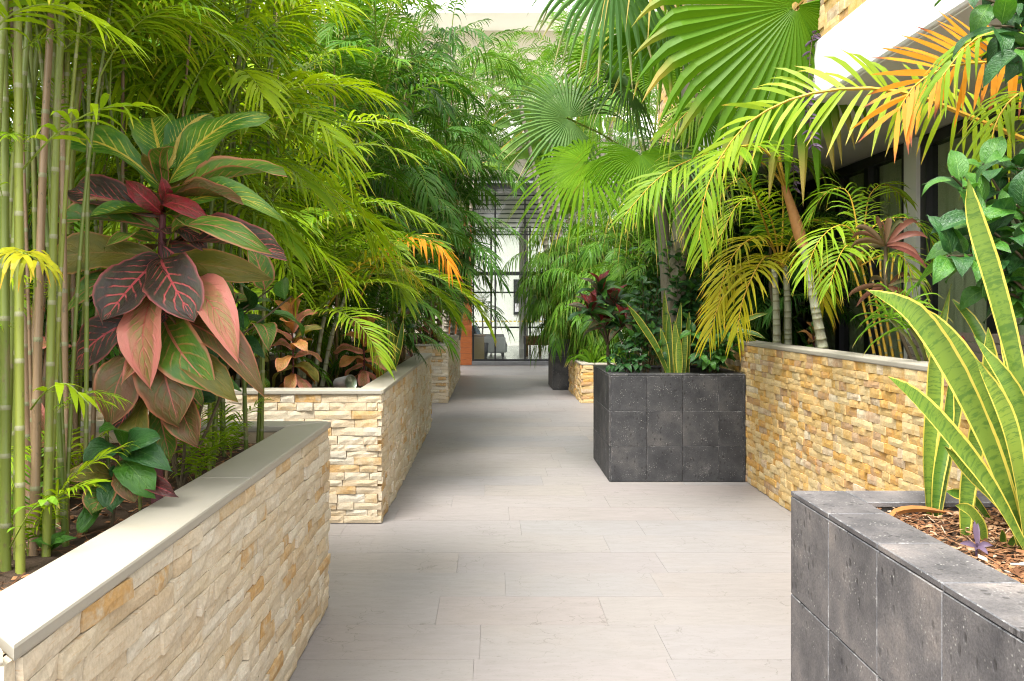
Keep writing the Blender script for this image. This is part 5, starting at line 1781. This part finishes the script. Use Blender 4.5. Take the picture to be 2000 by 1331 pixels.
pf = thing('foxtail_palm', 'slim leaning palm with orange leaf sheath on the golden wall bed', 'palm', (2.45, 6.5, ZB), 'areca palms')
d = 6.5
cane_part(pf, [V((2.47, d, ZB - 0.02)), P(1590, 590, d), P(1568, 478, d)], 0.040, ('cane_pale', 'cane_node'), 0.07, 'trunk', 10, 3)
mb = MB()
cs = curve([P(1569, 482, d), P(1552, 425, d), P(1532, 362, d)], 8)
mb.tube(cs, [0.040, 0.045, 0.044, 0.041, 0.037, 0.033, 0.029, 0.025], 9)
build(mb, 'leaf_sheath', M['crownshaft'], pf, True)
C1 = P(1533, 366, d)
frond_path(pf, [C1, P(1500, 325, 6.4), P(1440, 298, 6.3), P(1370, 305, 6.2), P(1290, 345, 6.1), P(1220, 420, 6.0)], ('areca_leaf', 'rachis_y'), n=40, llen=0.36, lw=0.020, pet=0.18, droop=0.5, lift=0.15, rr=0.010, seed=61, roll=0.5)
frond_path(pf, [C1, P(1512, 300, 6.45), P(1490, 230, 6.4), P(1440, 190, 6.35), P(1370, 200, 6.3), P(1300, 260, 6.2)], ('areca_leaf', 'rachis_y'), n=40, llen=0.38, lw=0.020, pet=0.16, droop=0.55, lift=0.2, rr=0.012, seed=62, roll=0.6)
frond_path(pf, [C1, P(1520, 290, 6.6), P(1515, 210, 6.8), P(1540, 150, 7.0), P(1590, 140, 7.2), P(1640, 190, 7.3)], ('mid_leaf', 'rachis_y'), n=36, llen=0.45, lw=0.022, pet=0.18, droop=0.5, lift=0.2, rr=0.011, seed=63)
frond_path(pf, [C1, P(1515, 318, 6.2), P(1475, 285, 5.9), P(1420, 300, 5.7), P(1380, 370, 5.6), P(1365, 470, 5.55)], ('areca_leaf', 'rachis_y'), n=34, llen=0.40, lw=0.022, pet=0.2, droop=0.35, lift=0.1, rr=0.010, seed=64)
p2 = thing('areca_palm', 'yellowing areca palm with twin ringed stems by the golden wall', 'palm', (2.52, 7.35, ZB), 'areca palms')
d = 7.35
for (b0, t0) in ((1518, 1512), (1540, 1534)):
    q = P(b0, 660, d)
    q.z = ZB - 0.02
    cane_part(p2, [q, P(b0 - 2, 590, d), P(t0, 520, d)], 0.036, ('cane_pale', 'cane_node'), 0.07, 'trunk', 9, b0)
C2 = P(1525, 525, d)
for k, (pts, mt) in enumerate((
        ([(1500, 470, 7.1), (1460, 470, 6.9), (1420, 520, 6.8), (1400, 600, 6.7)], 'yellow_leaf'),
        ([(1490, 520, 7.0), (1450, 525, 6.8), (1410, 580, 6.7), (1385, 660, 6.6)], 'yellow_leaf'),
        ([(1510, 440, 7.2), (1480, 390, 7.1), (1440, 400, 7.0), (1400, 480, 6.9)], 'areca_leaf'),
        ([(1550, 460, 7.2), (1590, 430, 7.1), (1640, 450, 7.0), (1670, 520, 6.9)], 'areca_leaf'),
        ([(1530, 420, 7.4), (1530, 350, 7.4), (1560, 310, 7.4), (1620, 330, 7.4)], 'areca_leaf'),
        ([(1500, 500, 6.9), (1475, 530, 6.6), (1450, 590, 6.5), (1440, 650, 6.45)], 'yellow_leaf'),
        ([(1545, 500, 7.0), (1575, 500, 6.7), (1600, 540, 6.6), (1610, 600, 6.55)], 'yellow_leaf'),
        ([(1480, 400, 7.6), (1440, 330, 7.8), (1390, 330, 7.9), (1350, 400, 8.0)], 'mid_leaf'),
        ([(1495, 440, 7.0), (1470, 370, 6.7), (1440, 350, 6.5), (1400, 400, 6.4), (1370, 500, 6.3)], 'areca_leaf'))):
    frond_path(p2, [C2] + [P(*p) for p in pts], (mt, 'rachis_y'), n=30, llen=0.34, lw=0.020, pet=0.2, droop=0.45, lift=0.25, rr=0.009, seed=70 + k)
p3 = thing('areca_palm', 'young areca palm with thin golden stems in front of the dark windows', 'palm', (2.62, 5.7, ZB), 'areca palms')
for k, px_ in enumerate((1640, 1652, 1662, 1674, 1690)):
    q = P(px_, 660, 5.7)
    q.z = ZB - 0.02
    q.x += 0.25
    cane_part(p3, [q, P(px_ + 4 + 3 * k, 570, 5.7) + V((0.12, 0, 0)), P(px_ + 10 * k - 15, 500, 5.7) + V((0.1, 0, 0))], 0.010, ('rachis_y', 'cane_node'), 0.09, 'stem', 6, k)
C3 = P(1680, 520, 5.7)
for k, pts in enumerate((
        [(1700, 450, 5.5), (1750, 425, 5.4), (1800, 440, 5.3), (1830, 490, 5.2)], [(1670, 460, 5.5), (1640, 440, 5.4), (1600, 470, 5.3), (1570, 540, 5.2)],
        [(1690, 430, 5.8), (1700, 380, 6.0), (1730, 360, 6.1), (1770, 390, 6.2)], [(1660, 480, 5.4), (1640, 500, 5.2), (1620, 560, 5.1)], [(1720, 500, 5.4), (1760, 500, 5.2), (1790, 550, 5.1)],
        [(1670, 420, 5.8), (1650, 370, 5.9), (1610, 380, 6.0), (1580, 430, 6.0)])):
    frond_path(p3, [C3] + [P(*p) for p in pts], ('areca_leaf', 'rachis_y'), n=24, llen=0.26, lw=0.015, pet=0.2, droop=0.5, lift=0.3, rr=0.006, seed=90 + k)
rg = random.Random(66)
cd = thing('cordyline', 'pink and bronze cordyline in front of the pale column', 'cordyline', P(1745, 690, 5.3) + V((0.15, 0, 0)), 'cordylines')
cb = V(cd.location)
cb.z = ZB
mb = MB()
mb.tube(curve([cb - Z * 0.02, P(1735, 580, 5.2), P(1730, 480, 5.15)], 8), 0.011, 6)
build(mb, 'stem', M['stem'], cd, True)
rosette(cd, P(1730, 480, 5.15), 14, 0.30, 0.034, 'cord_leaf', rg, (-20, 80), 0.4)
rosette(cd, P(1733, 560, 5.18), 9, 0.26, 0.03, 'cord_leaf', rg, (-30, 40), 0.4)
dr = thing('dracaena', 'spiky green dracaena rosette behind the leaning palm', 'dracaena', P(1500, 640, 8.2) + V((0.1, 0, 0)), 'dracaenas')
db = V(dr.location)
db.z = ZB
mb = MB()
mb.tube([db - Z * 0.02, P(1505, 560, 8.2), P(1505, 470, 8.2)], 0.016, 6)
build(mb, 'stem', M['stem'], dr, True)
rosette(dr, P(1505, 470, 8.2), 26, 0.42, 0.05, 'mid_leaf', rg, (-10, 85), 0.25)
um = thing('umbrella_sedge', 'slender green sedge with radiating thin leaves above the golden wall coping', 'sedge', P(1765, 690, 4.9) + V((0.12, 0, 0)), 'sedges')
ub = V(um.location)
ub.z = ZB
for k, (tx, ty) in enumerate(((1738, 622), (1778, 640), (1760, 600))):
    mb = MB()
    tp = P(tx, ty, 4.7)
    mb.tube(curve([ub + V((0.02 * k, 0, -0.02)), ub.lerp(tp, 0.5) + V((0.03, 0, 0.02)), tp], 7), 0.010, 6)
    build(mb, 'stem', M['cane'], um, True)
    rosette(um, tp, 22, 0.26, 0.009, 'grass_leaf', rg, (-25, 75), 0.45)
croton('orange brown croton at the foot of the leaning palm', (2.50, 6.85, ZB), 14, 0.13, ['cr_orange', 'cr_brown', 'cr_olive', 'cr_yellow'], 21, 0.20)
croton('small red croton behind the sedge on the golden wall bed', (2.62, 5.0, ZB), 10, 0.12, ['cr_red', 'cr_olive'], 22, 0.15)
st2 = thing('snake_plant', 'short yellow edged snake plant blades just behind the golden wall coping', 'snake plant', (2.47, 4.75, ZB), 'snake plants')
for i, (dx, dy, hz) in enumerate(((-0.03, 0, 0.17), (0.03, 0.05, 0.20), (0.06, -0.12, 0.12), (-0.01, 0.2, 0.24))):
    blade(st2, [(2.47 + dx * 0.3, 4.75 + dy * 0.5, ZB - 0.01), (2.47 + dx, 4.75 + dy, ZB + hz * 0.6), (2.47 + dx * 2.2, 4.75 + dy * 1.2, ZB + hz)], 0.04, i + 60, 'snake')
st3 = thing('snake_plant', 'sprawling snake plant between the dark planter shrub and golden coping', 'snake plant', (2.42, 7.75, ZB), 'snake plants')
for i, pp in enumerate(([(1445, 660, 7.7), (1440, 640, 7.6), (1470, 620, 7.5), (1500, 612, 7.45)], [(1450, 665, 7.7), (1430, 645, 7.6), (1470, 650, 7.5), (1495, 662, 7.45)], [(1450, 660, 7.7), (1435, 630, 7.6), (1425, 600, 7.5)])):
    q = [P(*p) for p in pp]
    q[0] = V((2.43, 7.75, ZB - 0.01))
    blade(st3, q, 0.045, i + 70, 'snake')

# background filling of the golden bed and building front
clump('cane palm clump deep in the golden wall bed behind the middle dark planter', 2.75, 9.6, ZB, 12, LIB_DARK, (0.8, 2.6), 0.014, (0.3, 0.7), 0.35, 9, 0.15, 0.95, (-0.3, -0.1), 0.3, seed=31)
clump('dense dark palm clump at the far end of the golden wall bed', 2.65, 11.6, ZB, 12, LIB_DARK, (0.7, 2.5), 0.014, (0.35, 0.7), 0.35, 10, 0.1, 1.0, (-0.4, -0.1), 0.3, seed=32)
areca('dark low palm between the dracaena and the windows', 2.95, 8.0, ZB, [(0, 0, 0.5), (0.1, 0.3, 0.8)], 8, GA, 0.7, LIB_DARK, seed=33)

# purple hanging plant on the slab edge
hp = thing('hanging_plant', 'purple trailing plant hanging from the overhanging slab edge', 'plant', (2.20, 6.1, 3.33), 'trailing plants')
rg = random.Random(8)
for k in range(6):
    x = 2.195 + rg.uniform(-0.03, 0.0)
    y = 6.1 + rg.uniform(-0.25, 0.25) + 0.02 * k
    Lh = (0.95, 0.5, 0.65, 0.3, 0.75, 0.45)[k]
    pts = [V((2.26, y, 3.345)), V((x, y, 3.34)), V((x - 0.02, y + 0.02, 3.34 - Lh * 0.5)), V((x, y - 0.02, 3.34 - Lh))]
    leafy(hp, pts, 0.003, int(18 + Lh * 50), 0.065, 0.022, ['purple_b'], rg, 'ellip', 0.15, 'stem') if False else None
    c = curve(pts, 12)
    mb = MB()
    mb.tube(c, 0.003, 4)
    build(mb, 'stem', M['stem'], hp)
    mb = MB()
    for i in range(int(12 + Lh * 45)):
        s = rg.random() ** 0.7
        p = c[min(11, int(s * 11.9))] + V((0, 0, rg.uniform(-0.03, 0.03)))
        a = rg.uniform(0, 6.28)
        D = V((math.cos(a), math.sin(a), rg.uniform(-0.9, 0.2))).normalized()
        sd = strap_mb([p, p + D * 0.035, p + D * 0.065 - Z * 0.012], 0.017, i, 3, 0.3, None, 0, a)
        b_ = len(mb.v)
        mb.v += sd.v
        mb.f += [tuple(b_ + q for q in f) for f in sd.f]
        mb.uv += sd.uv
        mb.var += sd.var
        mb.m += sd.m
    o = build(mb, 'foliage', M['purple_leaf'], hp, True)

# ------------------------------------------------------------------ RIGHT: middle dark planter
ZP = 0.86
fa = thing('fan_palm', 'tall fan palm with grey trunk and one huge fan leaf overhead', 'palm', (1.76, 8.3, ZP), 'fan palms')
mb = MB()
tr = curve([(1.76, 8.3, ZP - 0.02), P(1322, 560, 8.3), P(1336, 380, 8.3), P(1350, 120, 8.3), P(1356, -160, 8.3)], 40)
rg = random.Random(4)
mb.tube(tr, [0.092 - 0.0006 * i + (0.004 if i % 2 else 0.0) + rg.uniform(-0.002, 0.002) for i in range(40)], 12)
build(mb, 'trunk', M['trunk'], fa, True)
TA = tr[-1]
fan_leaf(fa, P(1556, 12, 6.0), (-0.80, -0.10, -0.55), (0.02, -0.98, -0.18), 1.22, TA, 'fan_leaf', 50, 165, 0.70, 0.20, 1, 0.014, 0.8, 0.35)
fan_leaf(fa, P(1200, -60, 7.4), (-0.5, -0.1, -0.85), (0.2, -0.7, 0.6), 0.80, TA, 'fan_grey', 40, 150, 0.5, 0.4, 2, 0.013)
fan_leaf(fa, P(1300, 60, 7.8), (-0.7, -0.2, -0.2), (0.2, -0.6, 0.75), 0.85, TA, 'fan_leaf', 40, 150, 0.5, 0.4, 3, 0.013)
fan_leaf(fa, P(1430, -70, 8.6), (0.6, 0.4, -0.4), (0.0, -0.5, 0.8), 1.0, TA, 'fan_leaf', 38, 150, 0.5, 0.6, 4, 0.013)
fan_leaf(fa, P(1340, -150, 7.2), (-0.2, -0.9, -0.3), (0.0, -0.4, 0.9), 0.95, TA, 'fan_leaf', 38, 150, 0.5, 0.7, 5, 0.013)
fan_leaf(fa, P(1270, -40, 9.2), (-0.5, 0.7, -0.3), (0.0, -0.5, 0.85), 0.95, TA, 'fan_leaf', 38, 150, 0.5, 0.8, 6, 0.013)

fb = thing('fan_palm', 'lower fan palm with several drooping fan leaves over the path', 'palm', (1.72, 8.58, ZP), 'fan palms')
mb = MB()
tb_ = curve([(1.72, 8.58, ZP - 0.02), (1.72, 8.60, 1.6), (1.66, 8.60, 2.35), (1.56, 8.60, 2.80)], 24)
mb.tube(tb_, [0.060 + (0.004 if i % 2 else 0) for i in range(24)], 10)
build(mb, 'trunk', M['trunk'], fb, True)
TB2 = tb_[-1]
FANS = [
    # centre px, depth, axis, normal, radius, material, droop
    ((1112, 232, 7.9), (-0.78, -0.1, 0.22), (-0.25, -0.85, 0.35), 0.76, 'fan_grey', 0.20, 0.37),
    ((1145, 318, 7.5), (-0.70, -0.3, -0.62), (-0.3, -0.75, 0.6), 0.77, 'fan_leaf', 0.30, 0.37),
    ((1250, 300, 7.4), (0.05, -0.45, -0.85), (0.1, -0.75, 0.6), 0.69, 'fan_leaf', 0.55, 0.35),
    ((1225, 172, 8.1), (-0.55, -0.35, 0.25), (0.0, -0.75, 0.6), 0.65, 'fan_grey', 0.55, 0.32),
    ((1290, 150, 8.7), (0.2, 0.2, 0.9), (0.1, -0.9, 0.2), 0.69, 'fan_leaf', 0.7, 0.37),
    ((1370, 230, 8.0), (0.85, -0.2, 0.1), (0.3, -0.7, 0.6), 0.71, 'fan_leaf', 0.7, 0.37),
    ((1180, 120, 8.9), (-0.4, 0.2, 0.8), (0, -0.9, 0.3), 0.73, 'fan_leaf', 0.7, 0.37),
    ((1320, 300, 7.7), (0.6, -0.5, -0.5), (0.2, -0.6, 0.7), 0.65, 'fan_grey', 0.6, 0.32),
]
for i, (c, ax, nr, rad, mt, drp, fu) in enumerate(FANS):
    fan_leaf(fb, P(*c), ax, nr, rad, TB2, mt, 46, 150 if i != 2 else 120, fu, drp, 20 + i, 0.010)

clump('dense dark green palm clump right behind the middle dark planter', 1.75, 9.5, 0.0, 16, LIB_MID, (1.2, 2.7), 0.014, (0.22, 0.4), 0.35, 12, 0.3, 0.85, None, 0.3, seed=51, hmin_f=1.25)
clump('mid green palm clump in the ground bed before the low stone planter', 2.0, 11.0, 0.0, 12, LIB_MID, (1.8, 3.0), 0.014, (0.12, 0.7), 0.2, 9, 0.55, 0.75, None, 0.3, seed=52, hmin_f=1.5)
# snake plant in the middle planter
sm = thing('snake_plant', 'tall yellow edged snake plant in the middle dark planter', 'snake plant', (1.61, 7.95, ZP), 'snake plants')
for i, (bx_, tx, ty, dd) in enumerate(((1312, 1306, 610, 0), (1322, 1318, 625, -0.05), (1300, 1297, 565, 0.1), (1335, 1340, 640, -0.05), (1316, 1330, 590, 0.08), (1306, 1290, 640, -0.08), (1342, 1346, 610, 0.05), (1328, 1326, 655, -0.1))):
    b0 = P(bx_, 735, 7.95 + dd)
    b0.z = ZP - 0.01
    t0 = P(tx, ty, 7.93 + dd)
    blade(sm, [b0, b0.lerp(t0, 0.5) + V((0.01 * (i % 3 - 1), 0, 0)), t0], 0.062, i + 80, 'snake', tw=rg.uniform(-0.6, 0.6))
b0 = P(1310, 735, 7.9)
b0.z = ZP - 0.01
blade(sm, [b0, P(1282, 680, 7.8), P(1250, 630, 7.75), P(1222, 592, 7.7)], 0.06, 95, 'snake')
rg = random.Random(70)


def bush(label, x, y, z, spots, L, Wd, mats, seed, nl=9, kind='ovate', group='shrubs', name='shrub', cat='shrub', face=(0, -0.4, 0.1), start=0.35):
    root = thing(name, label, cat, (x, y, z), group)
    rg = random.Random(seed)
    for (px, py, d) in spots:
        t0 = P(px, py, d)
        b0 = V((x + rg.uniform(-0.03, 0.03), y + rg.uniform(-0.03, 0.03), z - 0.02))
        leafy(root, [b0, b0.lerp(t0, 0.55) + V((0, 0, 0.06)), t0], 0.006, nl, L, Wd, mats, rg, kind, start, face=face)
    return root


bush('glossy green shrub at the right corner of the middle dark planter', 1.98, 7.9, ZP, [(1370, 655, 7.75), (1395, 660, 7.7), (1410, 630, 7.85), (1350, 645, 7.7), (1385, 700, 7.65), (1415, 690, 7.7), (1400, 640, 8.0), (1430, 640, 7.75), (1395, 710, 7.7), (1365, 690, 7.6), (1420, 660, 7.65), (1440, 670, 7.7), (1380, 620, 7.9)], 0.125, 0.062, ['glossy', 'glossy', 'glossy_dark'], 1)
bush('dark leafy shrub left of the snake plant in the middle dark planter', 1.42, 8.15, ZP, [(1262, 610, 8.0), (1275, 640, 7.9), (1250, 650, 7.95), (1290, 600, 8.1), (1268, 580, 8.15), (1240, 620, 8.1), (1225, 590, 8.1), (1255, 545, 8.15), (1285, 560, 8.1), (1232, 660, 7.95), (1290, 680, 7.85)], 0.125, 0.062, ['glossy_dark', 'glossy_dark', 'glossy'], 2, 12)
bush('low dark green ground plant at the left corner of the middle dark planter', 1.25, 7.88, ZP, [(1200, 690, 7.85), (1225, 680, 7.85), (1215, 710, 7.8), (1190, 712, 7.85), (1240, 705, 7.8), (1255, 715, 7.8), (1210, 660, 7.95)], 0.13, 0.052, ['glossy_dark', 'glossy_dark'], 3, 8, 'ovate', start=0.2)
vn = bush('heart leaved vine climbing the grey fan palm trunk', 1.82, 8.28, ZP, [(1350, 560, 8.15), (1380, 530, 8.2), (1400, 570, 8.2), (1340, 500, 8.2), (1365, 470, 8.2), (1395, 610, 8.1), (1330, 590, 8.12), (1420, 540, 8.3), (1312, 470, 8.25), (1300, 490, 8.2), (1370, 590, 8.1), (1410, 500, 8.4), (1320, 540, 8.1), (1345, 620, 8.05), (1325, 500, 8.12), (1380, 640, 8.0)], 0.115, 0.08, ['glossy_dark', 'glossy_dark', 'glossy_dark', 'glossy'], 4, 20, 'ovate', 'vines', 'vine', 'vine', start=0.15)
co = thing('cordyline', 'red centred cordyline at the back left of the middle dark planter', 'cordyline', (1.12, 8.5, ZP), 'cordylines')
for k, (px, py, d) in enumerate(((1172, 575, 8.4), (1152, 612, 8.3), (1198, 600, 8.45), (1180, 640, 8.35), (1215, 640, 8.3))):
    t0 = P(px, py, d)
    mb = MB()
    mb.tube(curve([V((1.14, 8.5, ZP - 0.02)), V((1.12, 8.5, 1.15)), t0], 7), 0.010, 6)
    build(mb, 'stem', M['stem'], co, True)
    for i in range(14):
        a = i * 2.4 + k
        e = R(-25 + 95 * i / 13)
        D = V((math.cos(a) * math.cos(e), math.sin(a) * math.cos(e), math.sin(e)))
        leaf_put(co, t0, t0 + D * 0.25, 0.075, Z + V((0, -0.5, 0)), ('cord_broad', 'glossy_dark', 'glossy')[i % 3] if i < 11 else 'cr_red', 'ellip', i % 4)
bush('dark evergreen shrub filling the shade behind the red cordyline', 1.7, 8.6, ZP, [(1230, 540, 9.0), (1260, 500, 9.0), (1290, 540, 8.9), (1210, 580, 8.8), (1250, 570, 8.8), (1280, 470, 9.0), (1220, 480, 9.2), (1300, 580, 8.7)], 0.13, 0.06, ['glossy_dark'], 5, 11)

# ------------------------------------------------------------------ RIGHT: far planters
rg = random.Random(90)
gp = thing('grassy_plant', 'bright green arching strap leaved plant in the small low stone planter', 'plant', (1.75, 14.3, 0.57), 'strap leaved plants')
for (dx, dy) in ((0, 0), (0.25, 0.2), (-0.1, 0.5), (0.45, -0.1), (0.3, 0.8), (-0.12, -0.15)):
    rosette(gp, (1.75 + dx, 14.3 + dy, 0.56), 16, 0.62, 0.045, 'grass_leaf', rg, (20, 85), 0.7)
gp2 = thing('cordyline', 'dark red cordyline rising from the small low stone planter', 'cordyline', (1.9, 14.8, 0.57), 'cordylines')
for (tx, ty, tz) in ((1.75, 14.5, 1.35), (1.95, 14.7, 1.75), (2.1, 14.6, 1.2)):
    mb = MB()
    mb.tube([V((1.9, 14.8, 0.55)), V((tx, ty, tz))], 0.014, 6)
    build(mb, 'stem', M['stem'], gp2, True)
    rosette(gp2, (tx, ty, tz), 18, 0.42, 0.075, 'cord_leaf', rg, (-30, 80), 0.5)
areca('small palm with long bright leaf poking out left above the low stone planter', 1.7, 15.2, 0.57, [(-0.1, -0.3, 0.7), (0.1, 0, 0.9)], 8, GA, 0.8, LIB_MID, seed=41)
clump('weeping dark green palm mass in the farthest dark planter', 1.6, 16.7, 0.86, 16, LIB_WEEP, (0.9, 2.6), 0.014, (0.35, 0.35), 0.7, 13, 0.2, 1.15, (-0.1, -0.2), 0.2, seed=42, atts=('out', 'droop', 'hang', 'droop', 'hang'))
clump('weeping green palm clump leaning over the path above the low stone planter', 1.9, 15.0, 0.57, 14, LIB_WEEP, (1.4, 2.8), 0.014, (0.35, 0.4), 0.7, 13, 0.35, 1.1, (-0.05, -0.1), 0.2, seed=43, atts=('out', 'droop', 'hang', 'droop'))
clump('shaded weeping palm clump at the far end of the golden bed', 2.75, 12.0, 1.1, 14, LIB_WEEP, (0.8, 2.3), 0.015, (0.25, 0.8), 0.5, 13, 0.25, 1.3, None, 0.3, seed=44, atts=('out', 'droop', 'hang', 'droop'))
clump('dark palm clump in the golden bed right behind the middle dark planter', 2.6, 10.2, 1.1, 12, LIB_DARK, (0.5, 1.8), 0.014, (0.15, 0.7), 0.4, 10, 0.25, 1.0, (-0.2, 0), 0.3, seed=45)
areca('tall feather palm rising behind the weeping palms on the right', 2.2, 18.2, 0.0, [(-0.4, -0.3, 4.6), (0.3, 0.2, 5.4)], 12, 'feather palms', 0.85, LIB_FAR, ('trunk', 'cane_node'), 0.07, 46, 'feather_palm')
areca('feather palm with crown in front of the white upper storey', 1.9, 20.6, 0.0, [(-0.85, -0.9, 6.3), (-0.1, -0.4, 7.2)], 14, 'feather palms', 0.95, LIB_FAR, ('trunk', 'cane_node'), 0.08, 47, 'feather_palm')
areca('feather palm in front of the entrance building, left side', -1.9, 21.0, 0.0, [(0.3, -0.2, 4.9), (-0.3, 0.3, 6.6)], 13, 'feather palms', 0.85, LIB_FAR, ('trunk', 'cane_node'), 0.08, 48, 'feather_palm')
areca('high feather palm behind the fan palms on the right', 3.2, 14.6, 0.0, [(-0.2, -0.3, 4.8), (0.2, 0.3, 5.6)], 13, 'feather palms', 0.8, LIB_FAR, ('trunk', 'cane_node'), 0.07, 49, 'feather_palm')

areca('feather palm leaning over the path end beside the timber wall', -1.45, 20.2, 0.0, [(0.95, -0.2, 5.0), (0.6, 0.3, 6.3)], 14, 'feather palms', 0.8, LIB_FAR, ('trunk', 'cane_node'), 0.07, 50, 'feather_palm')
areca('tall feather palm in the farthest left planter arching over the path', -1.1, 18.6, 0.85, [(1.15, -0.3, 5.5), (0.75, -0.1, 4.3)], 14, 'feather palms', 0.62, LIB_FAR, ('trunk', 'cane_node'), 0.055, 53, 'feather_palm')
areca('tall feather palm in the farthest dark planter arching over the path', 1.6, 16.8, 0.86, [(-1.1, -0.2, 4.7), (-0.5, -0.1, 4.0)], 14, 'feather palms', 0.6, LIB_FAR, ('trunk', 'cane_node'), 0.055, 54, 'feather_palm')
# banana plant near the entrance canopy
bn = thing('banana_plant', 'banana plant with torn pale green leaves in front of the entrance canopy', 'banana', (2.0, 19.6, 0.0))
mb = MB()
mb.tube(curve([(2.0, 19.6, -0.02), (1.95, 19.55, 2.0), (1.8, 19.4, 3.6)], 12), [0.13 - 0.006 * i for i in range(12)], 10)
build(mb, 'trunk', M['cane_pale'], bn, True)


def banana_leaf(pts, w, seed):
    rg = random.Random(seed)
    mb = MB()
    n = 34
    c = curve(pts, n + 1)
    for sg in (-1, 1):
        dr = 0.3
        prev = None
        for k in range(n + 1):
            t = k / n
            T = (c[min(k + 1, n)] - c[max(k - 1, 0)]).normalized()
            B = T.cross(Z).normalized() * sg
            hw = w * 0.5 * (min(1, t / 0.18) ** 0.6) * (1 - max(0, (t - 0.6) / 0.4) ** 2.2)
            if rg.random() < 0.28:
                dr = rg.uniform(0.15, 1.1)
                prev = None if k and rg.random() < 0.7 else prev
            nx_ = (B - Z * dr * 0.7).normalized()
            tt = [mb.vert(c[k]), mb.vert(c[k] + nx_ * hw * 0.55), mb.vert(c[k] + nx_ * hw - Z * dr * hw * 0.3)]
            if prev:
                for i in range(2):
                    mb.face([prev[i], prev[i + 1], tt[i + 1], tt[i]], None, (rg.random() * 0.5, i * 0.5, 0.3))
            prev = tt
    mb.tube(c, [0.02 - 0.015 * i / n for i in range(n + 1)], 4, 1, False)
    return mb


BT = V((1.8, 19.4, 3.55))
for i, pts in enumerate(([(1065, 235, 17.6), (1015, 262, 16.8), (950, 315, 16.4)], [(1060, 280, 17.6), (1010, 300, 16.9), (930, 322, 16.5)], [(1050, 215, 17.8), (1005, 215, 17.2), (950, 255, 16.8)],
                         [(1130, 230, 19.4), (1120, 190, 19.6), (1090, 170, 19.8)], [(1150, 260, 19.0), (1200, 230, 18.8), (1250, 260, 18.6)], [(1110, 260, 19.0), (1070, 330, 18.4), (1040, 370, 18.2)])):
    build(banana_leaf([BT] + [P(*p) for p in pts], 0.72, i), 'banana_leaf', [M['banana_leaf'], M['rachis_y']], bn)

# lobby plants
for (x, y, h, lb_, at_) in ((-0.28, 24.9, 1.0, LIB_MID, 'tall potted palm inside the lobby left of the sofa'), (2.35, 24.6, 0.9, LIB_DARK, 'potted palm with wide leaves inside the lobby on the right')):
    root = thing('potted_palm', at_, 'potted palm', (x, y, 0.098), 'potted lobby palms')
    mb = MB()
    mb.tube([V((x, y, 0.1)), V((x, y, 0.12)), V((x, y, 0.5)), V((x, y, 0.52))], [0.14, 0.16, 0.20, 0.18], 14)
    build(mb, 'pot', M['vase'], root, True)
    cane_part(root, [(x, y, 0.5), (x + 0.03, y, 1.0), (x, y, 0.5 + h)], 0.03, ('trunk', 'cane_node'), 0.1, 'trunk', 7)
    for k in range(11):
        frond(root, lb_, ('up', 'out', 'droop')[k % 3], V((x, y, 0.48 + h)), k * 2.4, 0.7)
hz = None
